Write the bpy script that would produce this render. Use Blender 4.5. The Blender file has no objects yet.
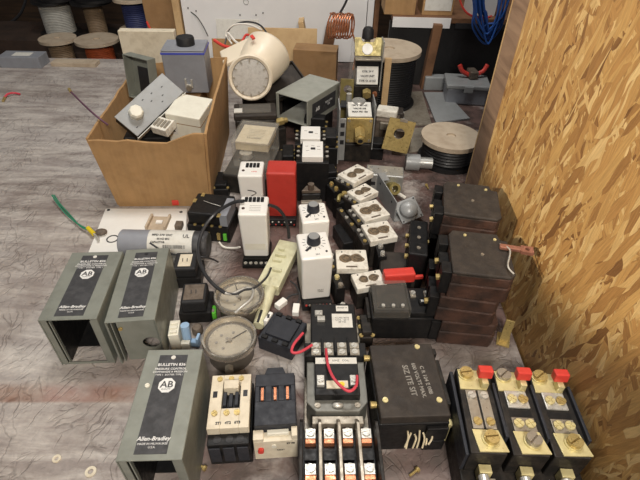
import bpy, bmesh, math, random
from mathutils import Matrix, Vector, Euler
from math import sin, cos, pi, radians, hypot, atan2, degrees
random.seed(7)
S = bpy.context.scene
COL = S.collection
# ------------------------------------------------------------ camera, world, light
CAM_H, F, PITCH, ROLL = .55, 470.0, radians(40), radians(1.5)
cam = bpy.data.cameras.new('camera'); cam.sensor_width = 36; cam.lens = F/640*36; cam.clip_start = .02
co = bpy.data.objects.new('camera', cam); COL.objects.link(co)
co.matrix_world = Matrix.Translation((0, 0, CAM_H)) @ Matrix.Rotation(pi/2-PITCH, 4, 'X') @ Matrix.Rotation(ROLL, 4, 'Z')
S.camera = co
w = bpy.data.worlds.new('shop_air'); S.world = w; w.use_nodes = True
w.node_tree.nodes['Background'].inputs[0].default_value = (.95, .95, 1, 1)
w.node_tree.nodes['Background'].inputs[1].default_value = .07

def area(name, loc, target, size, power, col):
    l = bpy.data.lights.new(name, 'AREA'); l.shape = 'RECTANGLE'; l.size, l.size_y = size; l.energy = power; l.color = col
    o = bpy.data.objects.new(name, l); COL.objects.link(o); o.location = loc
    o.rotation_euler = (Vector(target)-Vector(loc)).to_track_quat('-Z', 'Y').to_euler()
    return o
area('work_lamp', (.16, -.66, 1.2), (-.1, .5, .05), (.26, .2), 23, (1, .93, .84))
area('ceiling_tube', (.02, .95, 1.9), (.02, .95, 0), (.5, .35), 15, (1, .97, .93))
area('added_panel_fill', (-.5, .95, 1.35), (-.3, 1.55, .1), (1.0, .15), 5, (1, .97, .92))  # added fill light that brightens the white panel
def spot(name, loc, target, power, half, col, blend=.25, r=.03):
    l = bpy.data.lights.new(name, 'SPOT'); l.energy = power; l.spot_size = radians(half*2); l.spot_blend = blend; l.color = col; l.shadow_soft_size = r
    o = bpy.data.objects.new(name, l); COL.objects.link(o); o.location = loc
    o.rotation_euler = (Vector(target)-Vector(loc)).to_track_quat('-Z', 'Y').to_euler()
spot('added_wall_spot', (-1.25, -.05, .75), (.293, .50, .55), 100, 15.4, (1, .86, .66), .22)  # added spot; its cone edge draws the shadow line across the wall
S.view_settings.view_transform = 'Standard'; S.view_settings.look = 'None'; S.view_settings.gamma = 1
S.view_settings.use_curve_mapping = False; S.view_settings.exposure = -0.08

# ------------------------------------------------------------ pixel to place
CT, ST, CR, SR = cos(PITCH), sin(PITCH), cos(ROLL), sin(ROLL)
def ray(px, py):
    a, b = px-320, 240-py
    u, v = (a*CR-b*SR)/F, (a*SR+b*CR)/F
    return u, CT+v*ST, -ST+v*CT
def W(px, py, z=0):
    d = ray(px, py); t = (z-CAM_H)/d[2]; return d[0]*t, d[1]*t
def WY(px, py, Y):
    d = ray(px, py); t = Y/d[1]; return Vector((d[0]*t, Y, CAM_H+t*d[2]))
def P3(px, py, z): x, y = W(px, py, z); return Vector((x, y, z))
def Q(P, z):
    p = [Vector(W(a, b, z)) for a, b in P]; tl, tr, br, bl = p
    c = (tl+tr+br+bl)/4; ax = ((tr-tl)+(br-bl))/2; ay = ((tl-bl)+(tr-br))/2
    a1 = atan2(ax.y, ax.x); a2 = atan2(-ay.x, ay.y)
    return c.x, c.y, ax.length, ay.length, (a1+a2)/2

# ------------------------------------------------------------ materials
def C(r, g, b):
    f = lambda v: ((v/255+.055)/1.055)**2.4 if v > 10 else v/255/12.92
    return (f(r), f(g), f(b), 1)
class NT:
    def __init__(s, m): s.t = m.node_tree; s.n = s.t.nodes
    def new(s, k, **kw):
        x = s.n.new(k)
        for a, b in kw.items(): setattr(x, a, b)
        return x
    def lk(s, a, b): s.t.links.new(a, b)
    def noise(s, vec, scale, detail=4, rough=.6, dist=0):
        x = s.new('ShaderNodeTexNoise'); x.inputs['Scale'].default_value = scale; x.inputs['Detail'].default_value = detail
        x.inputs['Roughness'].default_value = rough; x.inputs['Distortion'].default_value = dist; s.lk(vec, x.inputs['Vector']); return x.outputs['Fac']
    def ramp(s, fac, stops, interp='LINEAR'):
        r = s.new('ShaderNodeValToRGB'); r.color_ramp.interpolation = interp
        e = r.color_ramp.elements
        while len(e) < len(stops): e.new(.5)
        for i, (p, c) in enumerate(stops):
            e[i].position = p; e[i].color = c if isinstance(c, tuple) else (c, c, c, 1)
        s.lk(fac, r.inputs[0]); return r.outputs[0]
    def mix(s, fac, a, b, mode='MIX'):
        m = s.new('ShaderNodeMix'); m.data_type = 'RGBA'; m.blend_type = mode
        for v, i in ((fac, 0), (a, 6), (b, 7)):
            if isinstance(v, (int, float, tuple)): m.inputs[i].default_value = v
            else: s.lk(v, m.inputs[i])
        return m.outputs[2]
    def mapping(s, vec, rot=(0, 0, 0), scale=(1, 1, 1), loc=(0, 0, 0)):
        m = s.new('ShaderNodeMapping'); m.inputs['Rotation'].default_value = rot; m.inputs['Scale'].default_value = scale
        m.inputs['Location'].default_value = loc; s.lk(vec, m.inputs[0]); return m.outputs[0]
    def math(s, op, a, b=0.0):
        m = s.new('ShaderNodeMath', operation=op)
        for v, i in ((a, 0), (b, 1)):
            if isinstance(v, (int, float)): m.inputs[i].default_value = v
            else: s.lk(v, m.inputs[i])
        return m.outputs[0]
    def bump(s, h, st, dist=.002):
        b = s.new('ShaderNodeBump'); b.inputs['Strength'].default_value = st; b.inputs['Distance'].default_value = dist
        s.lk(h, b.inputs['Height']); s.lk(b.outputs[0], s.n['Principled BSDF'].inputs['Normal'])
MATS = {}
def mat(name, col, rough=.5, metal=0, dirt=.25, dcol=None, scale=60, bump=.15, spec=.5, trans=0, alpha=1, thr=.5):
    """plain colour with worn, smudged patches of a second colour"""
    if name in MATS: return MATS[name]
    m = bpy.data.materials.new(name); m.use_nodes = True; n = NT(m); b = n.n['Principled BSDF']
    tc = n.new('ShaderNodeTexCoord').outputs['Object']
    if dcol is None: dcol = tuple(v*.45 for v in col[:3])+(1,)
    f = n.noise(tc, scale, 6, .65)
    fac = n.ramp(f, [(thr-.06, 0.0), (thr+.2, dirt)])
    n.lk(n.mix(fac, col, dcol), b.inputs['Base Color'])
    r = n.ramp(n.noise(tc, scale*1.7, 3), [(.3, max(rough-.12, .05)), (.7, min(rough+.15, 1))]); n.lk(r, b.inputs['Roughness'])
    b.inputs['Metallic'].default_value = metal; b.inputs['Specular IOR Level'].default_value = spec
    if trans: b.inputs['Transmission Weight'].default_value = trans
    if alpha < 1: b.inputs['Alpha'].default_value = alpha
    if bump: n.bump(n.noise(tc, scale*5, 3), bump, .0006)
    MATS[name] = m; return m
M = dict(
 grey=mat('grey_enamel', C(132, 135, 126), .42, .15, .35, C(90, 90, 82), 40),
 plate=mat('dark_name_plate', C(56, 56, 58), .55, .1, .4, C(98, 98, 100), 70),
 white_ink=mat('white_ink', C(225, 225, 222), .5, 0, .1, bump=0),
 black_ink=mat('black_ink', C(35, 35, 38), .5, 0, 0, bump=0),
 grey_ink=mat('worn_grey_ink', C(150, 146, 138), .6, 0, .8, C(60, 55, 50), 300, thr=.48, bump=0),
 cream=mat('cream_plastic', C(216, 206, 184), .45, 0, .35, C(150, 132, 100), 60),
 white=mat('white_plastic', C(226, 223, 208), .42, 0, .2, C(176, 166, 142), 50),
 cleanwhite=mat('white_moulded_plastic', C(232, 230, 224), .4, 0, .1, C(190, 182, 165), 40),
 dirtywhite=mat('stained_white_plastic', C(222, 218, 206), .55, 0, .6, C(140, 124, 102), 90, thr=.53),
 black=mat('black_plastic', C(22, 22, 23), .45, 0, .3, C(52, 48, 44), 90, spec=.28),
 black2=mat('dusty_black_phenolic', C(32, 30, 28), .5, 0, .5, C(70, 62, 54), 80, bump=.4, spec=.3),
 char=mat('charcoal_plastic', C(42, 44, 50), .48, 0, .25, C(70, 72, 78), 70, spec=.3),
 brown=mat('rusty_brown_phenolic', C(78, 54, 44), .6, 0, .8, C(28, 23, 21), 40, bump=.5, thr=.46),
 topbrown=mat('dusty_dark_phenolic', C(48, 43, 39), .6, 0, .5, C(76, 68, 60), 50, bump=.4, spec=.35),
 brass=mat('brass', C(188, 166, 108), .35, .5, .4, C(110, 92, 50), 120),
 palebrass=mat('pale_brass_plate', C(214, 202, 150), .38, .3, .3, C(140, 122, 70), 90),
 olive=mat('olive_plated_steel', C(150, 138, 88), .4, .4, .4, C(95, 85, 50), 80),
 steel=mat('steel', C(198, 196, 188), .33, .45, .4, C(120, 110, 98), 120),
 dullsteel=mat('tarnished_steel', C(158, 150, 136), .38, .45, .5, C(92, 80, 68), 70),
 copper=mat('copper', C(196, 128, 92), .32, .6, .4, C(105, 62, 44), 150),
 red=mat('red_plastic', C(184, 56, 46), .4, 0, .2, C(130, 35, 30), 60),
 brightred=mat('bright_red_plastic', C(212, 66, 56), .4, 0, .2, C(150, 40, 34), 60),
 redwire=mat('pinkish_red_wire', C(205, 70, 84), .4, 0, .1, bump=0),
 green=mat('green_plastic', C(96, 190, 60), .4, 0, .2),
 greenwire=mat('green_wire', C(52, 130, 100), .45, 0, .1, bump=0),
 yellow=mat('yellow_plastic', C(226, 200, 40), .45, 0, .2),
 blackwire=mat('black_wire', C(48, 48, 50), .4, 0, .2, bump=0),
 whitewire=mat('white_wire', C(222, 218, 208), .45, 0, .1, bump=0),
 purplewire=mat('purple_wire', C(96, 62, 82), .45, 0, .1, bump=0),
 bluewire=mat('blue_cable', C(42, 88, 165), .45, 0, .2, bump=0),
 kraft=mat('cardboard', C(172, 136, 92), .85, 0, .55, C(142, 108, 70), 26, bump=.3),
 kraftdark=mat('worn_cardboard', C(150, 116, 78), .85, 0, .5, C(112, 84, 54), 22),
 lightgrey=mat('light_grey_paint', C(148, 150, 150), .42, .1, .3, C(120, 118, 112), 50),
 bluegrey=mat('blue_grey_paint', C(140, 143, 150), .45, .05, .3, C(112, 110, 112), 30),
 blue=mat('blue_tape', C(70, 80, 180), .4, 0, .2),
 paleblue=mat('pale_blue_plastic', C(150, 180, 210), .4, 0, .2),
 silver=mat('silver_panel', C(172, 172, 168), .35, .5, .25, C(130, 128, 122), 60),
 wood=mat('rough_wood', C(120, 84, 56), .8, 0, .7, C(72, 48, 32), 18, bump=.4),
 darkwood=mat('dark_wood', C(62, 46, 36), .85, 0, .7, C(34, 26, 20), 14, bump=.4),
 palewood=mat('pale_wood', C(198, 168, 124), .75, 0, .5, C(160, 122, 80), 25),
 flange=mat('spool_board', C(186, 170, 148), .75, 0, .5, C(140, 118, 96), 30),
 whitewall=mat('white_enamel_panel', C(232, 231, 230), .4, .05, .1, C(176, 176, 180), 12),
 orange=mat('orange_cable', C(176, 84, 44), .6, 0, .4),
 tanc=mat('tan_cable', C(140, 118, 92), .6, 0, .4),
 whitec=mat('white_cable', C(180, 178, 170), .6, 0, .4),
 bluec=mat('navy_cable', C(44, 52, 96), .6, 0, .4),
 blackc=mat('black_cable', C(24, 23, 24), .5, 0, .4),
 dial=mat('ivory_dial_card', C(214, 200, 168), .6, 0, .4, C(170, 150, 112), 80),
 gaugeface=mat('grimy_gauge_face', C(178, 170, 152), .35, .1, .4, C(124, 114, 98), 40, thr=.45),
 ivory=mat('yellowed_nylon', C(212, 209, 176), .45, 0, .4, C(150, 142, 100), 60),
 rustgrey=mat('corroded_metal', C(120, 108, 96), .6, .5, .7, C(70, 58, 48), 90, bump=.5),
 rubber=mat('black_rubber', C(28, 28, 30), .6, 0, .3),
 lug=mat('reddish_copper_lug', C(168, 118, 100), .45, .6, .4, C(110, 76, 66), 120),
 palegrey=mat('pale_grey_enamel', C(158, 160, 150), .42, .1, .3, C(120, 118, 108), 40),
 lampwhite=mat('aged_beige_plastic', C(224, 212, 190), .4, 0, .15, C(196, 180, 150), 40),
 darkcase=mat('dark_gauge_case', C(96, 90, 82), .35, .3, .15, C(70, 64, 58), 30, bump=.05),
 castgrey=mat('grey_cast_metal', C(118, 117, 110), .45, .3, .4, C(84, 80, 72), 60),
 bezel=mat('worn_steel_bezel', C(210, 202, 188), .2, .8, .1, C(160, 150, 134), 30, bump=0),
 stain=mat('brown_grime', C(128, 110, 86), .8, 0, .9, C(78, 66, 52), 220, thr=.46, bump=.6),
 worn=mat('worn_grimy_metal', C(120, 108, 90), .6, .3, .8, C(70, 60, 50), 200, thr=.46),
 label=mat('paper_label', C(214, 212, 204), .6, 0, .3, C(170, 165, 150), 120, bump=0),
)
def glassy(name, col, alpha):
    m = mat(name, col, .12, 0, .25, (.4, .38, .34, 1), 60, bump=0, alpha=alpha); return m
M['clear'] = glassy('scuffed_clear_plastic', C(170, 166, 156), .13)
M['clearer'] = glassy('dusty_glass', C(206, 202, 192), .24)
M['thinglass'] = glassy('thin_gauge_glass', C(206, 202, 192), .10)
M['lens'] = mat('frosted_lens', C(205, 202, 196), .2, 0, .5, C(150, 146, 140), 160, bump=.8, alpha=.75)

def osb():
    m = bpy.data.materials.new('strand_board'); m.use_nodes = True; n = NT(m); b = n.n['Principled BSDF']
    tc = n.new('ShaderNodeTexCoord').outputs['Object']
    base = n.mapping(tc, rot=(0, pi/2, 0))
    layers = []
    for i, (a, sc) in enumerate(((8, (160, 28, 1)), (-14, (170, 32, 1)), (30, (150, 30, 1)), (-58, (150, 44, 1)), (-2, (130, 22, 1)), (16, (115, 22, 1)))):
        v = n.mapping(n.mapping(tc, rot=(0, 0, 0)), rot=(radians(-a), 0, 0), loc=(0, i*3.7, i*1.3))
        nz = n.new('ShaderNodeTexNoise'); nz.inputs['Scale'].default_value = 22; nz.inputs['Detail'].default_value = 2; n.lk(v, nz.inputs['Vector'])
        vv = n.new('ShaderNodeVectorMath', operation='MULTIPLY_ADD'); n.lk(nz.outputs['Color'], vv.inputs[0]); vv.inputs[1].default_value = (.016, .016, .016); n.lk(v, vv.inputs[2])
        v2 = n.mapping(vv.outputs[0], scale=(1, sc[0], sc[1]))
        vo = n.new('ShaderNodeTexVoronoi'); vo.voronoi_dimensions = '3D'; vo.inputs['Scale'].default_value = 1; n.lk(v2, vo.inputs['Vector'])
        sp = n.new('ShaderNodeSeparateColor'); n.lk(vo.outputs['Color'], sp.inputs[0])
        layers.append((sp.outputs[0], sp.outputs[1], n.noise(n.mapping(v, scale=(1, 520, 40)), 1, 2)))
    cur, _, g = layers[0]; grain = g
    for c, s2, g in layers[1:]:
        k = n.math('GREATER_THAN', s2, .56)
        cur = n.mix(k, cur, c); grain = n.mix(k, grain, g)
    col = n.ramp(cur, [(0, C(122, 84, 48)), (.08, C(154, 112, 64)), (.3, C(182, 138, 82)), (.7, C(198, 158, 98)), (1, C(222, 190, 134))])
    col = n.mix(.55, col, n.ramp(grain, [(.3, .6), (.62, 1.0)]), 'MULTIPLY')
    n.lk(col, b.inputs['Base Color']); b.inputs['Roughness'].default_value = .55
    n.bump(n.mix(.3, cur, grain), .9, .003)
    return m
def table_mat():
    m = bpy.data.materials.new('scratched_grey_paint'); m.use_nodes = True; n = NT(m); b = n.n['Principled BSDF']
    tc = n.new('ShaderNodeTexCoord').outputs['Object']
    big = n.noise(n.mapping(tc, scale=(2.2, 5, 1)), 1.3, 5, .6)
    col = n.ramp(big, [(.3, C(128, 117, 110)), (.48, C(154, 145, 140)), (.62, C(172, 165, 160)), (.8, C(148, 135, 124))])
    h = None
    for i, (a, sc, lo) in enumerate(((35, (70, 16, 1), .055), (-25, (60, 13, 1), .05), (8, (44, 12, 1), .045), (62, (90, 20, 1), .05))):
        v = n.mapping(tc, rot=(0, 0, radians(a)), loc=(i*2.1, i, 0))
        nz = n.new('ShaderNodeTexNoise'); nz.inputs['Scale'].default_value = 16; nz.inputs['Detail'].default_value = 3; n.lk(v, nz.inputs['Vector'])
        vv = n.new('ShaderNodeVectorMath', operation='MULTIPLY_ADD'); n.lk(nz.outputs['Color'], vv.inputs[0]); vv.inputs[1].default_value = (.05, .05, .05); n.lk(v, vv.inputs[2])
        vo = n.new('ShaderNodeTexVoronoi'); vo.feature = 'DISTANCE_TO_EDGE'; vo.inputs['Scale'].default_value = 1; n.lk(n.mapping(vv.outputs[0], scale=sc), vo.inputs['Vector'])
        brk = n.ramp(n.noise(v, 9+i*3, 3), [(.52, 0.0), (.60, 1.0)])
        line = n.math('MULTIPLY', n.ramp(vo.outputs['Distance'], [(0, 1.0), (lo, 0.0)]), brk)
        h = line if h is None else n.math('MAXIMUM', h, line)
    col = n.mix(n.math('MULTIPLY', h, .42), col, C(88, 76, 70))
    st = n.noise(n.mapping(tc, scale=(3, 16, 1), rot=(0, 0, .06)), 2.2, 6, .7, .4)
    col = n.mix(n.ramp(st, [(.42, 0.0), (.62, .75)]), col, C(202, 195, 187))
    bl = n.noise(n.mapping(tc, loc=(5, 1, 0)), 3.2, 5, .65)
    col = n.mix(n.ramp(bl, [(.52, 0.0), (.68, .6)]), col, C(112, 96, 88))
    gr = n.ramp(n.noise(tc, 120, 4, .7), [(.3, .82), (.7, 1.08)])
    col = n.mix(1.0, col, gr, 'MULTIPLY')
    # brown worn band across the front left and a patchy darker brown around and under the pile
    sx = n.new('ShaderNodeSeparateXYZ'); n.lk(tc, sx.inputs[0])
    y = n.math('ADD', sx.outputs[1], n.math('MULTIPLY', sx.outputs[0], -.03))
    lo = n.ramp(y, [(.3295, 0.0), (.3315, 1.0)]); hi = n.ramp(y, [(.349, 1.0), (.362, 0.0)])
    xm = n.ramp(n.math('ADD', sx.outputs[0], 1.0), [(.82, 1.0), (.86, 0.0)])
    band = n.math('MULTIPLY', n.math('MULTIPLY', lo, hi), n.math('MULTIPLY', xm, n.ramp(n.noise(tc, 24, 4), [(.3, .25), (.65, .8)])))
    col = n.mix(band, col, n.ramp(n.noise(n.mapping(tc, loc=(0, 4, 0)), 14, 2), [(.45, C(128, 92, 72)), (.75, C(140, 96, 90))]))
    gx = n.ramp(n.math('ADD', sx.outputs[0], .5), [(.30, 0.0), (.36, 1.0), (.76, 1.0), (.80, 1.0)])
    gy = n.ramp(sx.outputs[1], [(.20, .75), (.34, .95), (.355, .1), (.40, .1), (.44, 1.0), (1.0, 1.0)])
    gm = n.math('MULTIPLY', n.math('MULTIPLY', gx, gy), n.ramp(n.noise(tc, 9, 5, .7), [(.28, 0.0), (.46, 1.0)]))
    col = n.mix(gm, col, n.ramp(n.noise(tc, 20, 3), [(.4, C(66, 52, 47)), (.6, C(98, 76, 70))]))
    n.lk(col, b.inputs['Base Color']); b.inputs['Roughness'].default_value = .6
    n.bump(n.math('SUBTRACT', n.math('MULTIPLY', n.noise(n.mapping(tc, scale=(1, 1.6, 1)), 38, 4), .9), h), .55, .0025)
    return m
def plank_mat(name, c1, c2, vert=False):
    m = bpy.data.materials.new(name); m.use_nodes = True; n = NT(m); b = n.n['Principled BSDF']
    tc = n.new('ShaderNodeTexCoord').outputs['Object']
    s = (60, 4, 4) if vert else (3, 4, 40)
    f = n.noise(n.mapping(tc, scale=s), 1, 5, .6, .6)
    n.lk(n.ramp(f, [(.3, c1), (.7, c2)]), b.inputs['Base Color']); b.inputs['Roughness'].default_value = .8
    n.bump(f, .4, .003); return m
mk = M['kraft']; n_ = NT(mk); tc_ = n_.new('ShaderNodeTexCoord').outputs['Object']
wv = n_.noise(n_.mapping(tc_, scale=(150, 150, 3)), 1, 2, .5); bs = n_.n['Principled BSDF']; src = bs.inputs['Base Color'].links[0].from_socket
n_.lk(n_.mix(1.0, src, n_.ramp(wv, [(.3, .92), (.65, 1.03)]), 'MULTIPLY'), bs.inputs['Base Color'])
M['osb'] = osb(); M['table'] = table_mat()
M['stud'] = plank_mat('weathered_stud', C(112, 88, 72), C(160, 132, 108), False)
M['planks'] = plank_mat('old_brown_boards', C(42, 32, 23), C(84, 62, 43))
M['floor'] = mat('dusty_concrete', C(70, 66, 62), .8, 0, .5, C(45, 42, 40), 8)

# ------------------------------------------------------------ mesh tools
class MB:
    def __init__(s): s.bm = bmesh.new()
    def box(s, c, d, rot=None):
        r = bmesh.ops.create_cube(s.bm, size=1)
        m = Matrix.Translation(c) @ (rot if rot is not None else Matrix.Identity(4)) @ Matrix.Diagonal((d[0], d[1], d[2], 1))
        bmesh.ops.transform(s.bm, matrix=m, verts=r['verts']); return s
    def b2(s, x0, x1, y0, y1, z0, z1):
        return s.box(((x0+x1)/2, (y0+y1)/2, (z0+z1)/2), (x1-x0, y1-y0, z1-z0))
    def cyl(s, p0, p1, r, r2=None, seg=20):
        p0, p1 = Vector(p0), Vector(p1); d = p1-p0
        g = bmesh.ops.create_cone(s.bm, cap_ends=True, segments=seg, radius1=r, radius2=r if r2 is None else r2, depth=d.length)
        m = Matrix.Translation((p0+p1)/2) @ d.to_track_quat('Z', 'Y').to_matrix().to_4x4()
        bmesh.ops.transform(s.bm, matrix=m, verts=g['verts']); return s
    def ball(s, c, r, sc=(1, 1, 1)):
        g = bmesh.ops.create_uvsphere(s.bm, u_segments=16, v_segments=10, radius=r)
        bmesh.ops.transform(s.bm, matrix=Matrix.Translation(c) @ Matrix.Diagonal((*sc, 1)), verts=g['verts']); return s
    def prism(s, poly, z0, z1, mtx=None):
        lo = [s.bm.verts.new((x, y, z0)) for x, y in poly]; hi = [s.bm.verts.new((x, y, z1)) for x, y in poly]
        k = len(poly)
        s.bm.faces.new(lo[::-1]); s.bm.faces.new(hi)
        for i in range(k): s.bm.faces.new((lo[i], lo[(i+1) % k], hi[(i+1) % k], hi[i]))
        if mtx is not None: bmesh.ops.transform(s.bm, matrix=mtx, verts=lo+hi)
        return s
    def lathe(s, prof, seg=32, mtx=None):
        rings = []; allv = []
        for r, z in prof:
            if r < 1e-6: v = [s.bm.verts.new((0, 0, z))]
            else: v = [s.bm.verts.new((r*cos(2*pi*i/seg), r*sin(2*pi*i/seg), z)) for i in range(seg)]
            rings.append(v); allv += v
        for a, b in zip(rings, rings[1:]):
            for i in range(seg):
                j = (i+1) % seg
                if len(a) == 1: s.bm.faces.new((a[0], b[j], b[i])) if len(b) > 1 else None
                elif len(b) == 1: s.bm.faces.new((a[i], a[j], b[0]))
                else: s.bm.faces.new((a[i], a[j], b[j], b[i]))
        if mtx is not None: bmesh.ops.transform(s.bm, matrix=mtx, verts=allv)
        return s
    def plate_hole(s, w, l, t, r, cx=0, cy=0, mtx=None, seg=24):
        """flat plate w x l centred at 0 with a round hole"""
        top = []; 
        for z in (0, t):
            ins = [s.bm.verts.new((cx+r*cos(2*pi*i/seg), cy+r*sin(2*pi*i/seg), z)) for i in range(seg)]
            out = []
            for i in range(seg):
                a = 2*pi*i/seg; dx, dy = cos(a), sin(a)
                ks = []
                if abs(dx) > 1e-6: ks.append(((w/2 if dx > 0 else -w/2)-cx)/dx)
                if abs(dy) > 1e-6: ks.append(((l/2 if dy > 0 else -l/2)-cy)/dy)
                k = min(ks); out.append([cx+dx*k, cy+dy*k])
            for sx in (-1, 1):
                for sy in (-1, 1):
                    i = min(range(seg), key=lambda q: hypot(out[q][0]-sx*w/2, out[q][1]-sy*l/2)); out[i] = [sx*w/2, sy*l/2]
            ov = [s.bm.verts.new((x, y, z)) for x, y in out]
            top.append((ins, ov))
        (i0, o0), (i1, o1) = top
        for i in range(seg):
            j = (i+1) % seg
            s.bm.faces.new((i1[i], o1[i], o1[j], i1[j])); s.bm.faces.new((i0[j], o0[j], o0[i], i0[i]))
            s.bm.faces.new((o0[i], o0[j], o1[j], o1[i])); s.bm.faces.new((i0[j], i0[i], i1[i], i1[j]))
        if mtx is not None: bmesh.ops.transform(s.bm, matrix=mtx, verts=i0+i1+o0+o1)
        return s
    def tube(s, pts, r, seg=8, smooth=6):
        pts = [Vector(p) for p in pts]
        if smooth and len(pts) > 2:
            q = []; n = len(pts)
            for i in range(n-1):
                p0, p1, p2, p3 = pts[max(i-1, 0)], pts[i], pts[i+1], pts[min(i+2, n-1)]
                for k in range(smooth):
                    t = k/smooth
                    q.append(.5*((2*p1)+(-p0+p2)*t+(2*p0-5*p1+4*p2-p3)*t*t+(-p0+3*p1-3*p2+p3)*t**3))
            q.append(pts[-1]); pts = q
        rings = []; up = None
        for i, p in enumerate(pts):
            d = (pts[min(i+1, len(pts)-1)]-pts[max(i-1, 0)]).normalized()
            if up is None: up = d.orthogonal().normalized()
            up = (up-d*up.dot(d)); up = up.normalized() if up.length > 1e-6 else d.orthogonal().normalized()
            e = d.cross(up)
            rings.append([s.bm.verts.new(p+r*(up*cos(2*pi*k/seg)+e*sin(2*pi*k/seg))) for k in range(seg)])
        for a, b in zip(rings, rings[1:]):
            for k in range(seg): s.bm.faces.new((a[k], a[(k+1) % seg], b[(k+1) % seg], b[k]))
        s.bm.faces.new(rings[0][::-1]); s.bm.faces.new(rings[-1]); return s
    def build(s, name, m, parent=None, bev=0, loc=None, rot=None, smooth=False, seg=2):
        bmesh.ops.recalc_face_normals(s.bm, faces=s.bm.faces)
        me = bpy.data.meshes.new(name); s.bm.to_mesh(me); s.bm.free()
        me.materials.append(M[m] if isinstance(m, str) else m)
        o = bpy.data.objects.new(name, me); COL.objects.link(o); o.parent = parent
        if loc is not None: o.location = loc
        if rot is not None: o.rotation_euler = rot
        if bev:
            b = o.modifiers.new('bevel', 'BEVEL'); b.width = bev; b.segments = seg; b.limit_method = 'ANGLE'; b.angle_limit = radians(35); b.use_clamp_overlap = True
        if smooth:
            for p in me.polygons: p.use_smooth = True
            me.set_sharp_from_angle(angle=radians(38))
        return o
def tag(o, label, cat, group=None, kind=None):
    o['label'] = label; o['category'] = cat
    if group: o['group'] = group
    if kind: o['kind'] = kind
    return o
def thing(name, label, cat, loc, rz=0, group=None, tilt=None):
    o = bpy.data.objects.new(name, None); COL.objects.link(o); o.empty_display_size = .01
    o.location = loc if len(loc) == 3 else (loc[0], loc[1], 0)
    o.rotation_euler = tilt if tilt is not None else (0, 0, rz)
    return tag(o, label, cat, group)
def struct(o): o['kind'] = 'structure'; return o
def lay(pts, z):  # points given in the frame, lying at height z (single value or per point)
    return [P3(p[0], p[1], p[2] if len(p) > 2 else z) for p in pts]
def mesh_only(o): return o.data
SCREW = {}
def screw(parent, x, y, z, r=.003, m='steel', kind=1, a=.6, name='screw', h=.0016, rot=None):
    key = (round(r, 5), m, kind)
    if key not in SCREW:
        b = MB(); b.cyl((0, 0, 0), (0, 0, h*.55), r, seg=18)
        g = r*.13; n = 2 if kind == 1 else 4
        for q in range(n):
            pts = []; a0 = q*2*pi/n; step = 2*pi/n
            for k in range(9):
                t = a0+step*k/8; pts.append((r*.96*cos(t), r*.96*sin(t)))
            if n == 4: pts.append((0, 0))
            mid = a0+step/2; off = (g*cos(mid)*(1 if n == 2 else 1.4), g*sin(mid)*(1 if n == 2 else 1.4))
            b.prism([(px*.93+off[0], py*.93+off[1]) for px, py in pts], h*.4, h)
        o = b.build(name, m, parent); SCREW[key] = o.data
    else:
        o = bpy.data.objects.new(name, SCREW[key]); COL.objects.link(o); o.parent = parent
    o.location = (x, y, z); o.rotation_euler = rot if rot is not None else (0, 0, a+random.uniform(-.5, .5))
    return o
def text(parent, s, size, loc, m='white_ink', rot=(0, 0, 0), bold=0, name='lettering', italic=0, align='CENTER'):
    cu = bpy.data.curves.new('t', 'FONT'); cu.body = s; cu.size = size; cu.align_x = align; cu.align_y = 'CENTER'; cu.offset = bold; cu.shear = italic
    cu.resolution_u = 2; cu.space_line = 1.0; cu.extrude = .00008
    t = bpy.data.objects.new('t', cu); me = bpy.data.meshes.new_from_object(t); me.name = name
    bpy.data.objects.remove(t); bpy.data.curves.remove(cu)
    me.materials.clear(); me.materials.append(M[m])
    o = bpy.data.objects.new(name, me); COL.objects.link(o); o.parent = parent; o.location = loc; o.rotation_euler = rot
    return o
# ------------------------------------------------------------ the setting
FLOOR = -.86
struct(MB().b2(-3, 3, -1.5, 4, FLOOR-.05, FLOOR).build('floor', 'floor'))
struct(MB().b2(-3, 3, 3.2, 3.26, FLOOR, 2.2).build('wall_back', 'planks'))
WX = .293
struct(MB().b2(WX, WX+.012, -.5, .745, -.25, 1.3).build('wall_right', 'osb'))
struct(MB().b2(WX+.0125, WX+.0505, .735, .845, FLOOR, 1.3).build('trim_1', 'stud', bev=.002))
struct(MB().b2(WX+.0125, WX+.0505, .8455, .850, FLOOR, 1.3).build('stud_lit_edge', 'palewood'))  # pale strip paints the lit far edge of the stud
t = thing('work_table', 'large work table with a scratched grey painted top', 'table', (-.2, .7, FLOOR))
MB().b2(-1.7, .49-.0, -.55, .85, -.04-FLOOR, -FLOOR).build('tabletop', 'table', t, .002)
bpy.data.objects.remove(t.children[0])
tt = MB()
tt.prism([(-1.9, -.1), (.29, -.1), (.29, .862), (1.0, .862), (1.0, 1.60), (.1, 1.575), (-1.9, 1.52)], -.04, 0)
o = tt.build('tabletop', 'table', t, .002); o.location = (.2, -.7, -FLOOR)
for x, y in ((-1.6, -.75), (.4, -.75), (-1.6, .75), (1.1, .8)):
    MB().b2(x-.04, x+.04, y-.04, y+.04, 0, -.04-FLOOR).build('leg', 'wood', t, .003)

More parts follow.
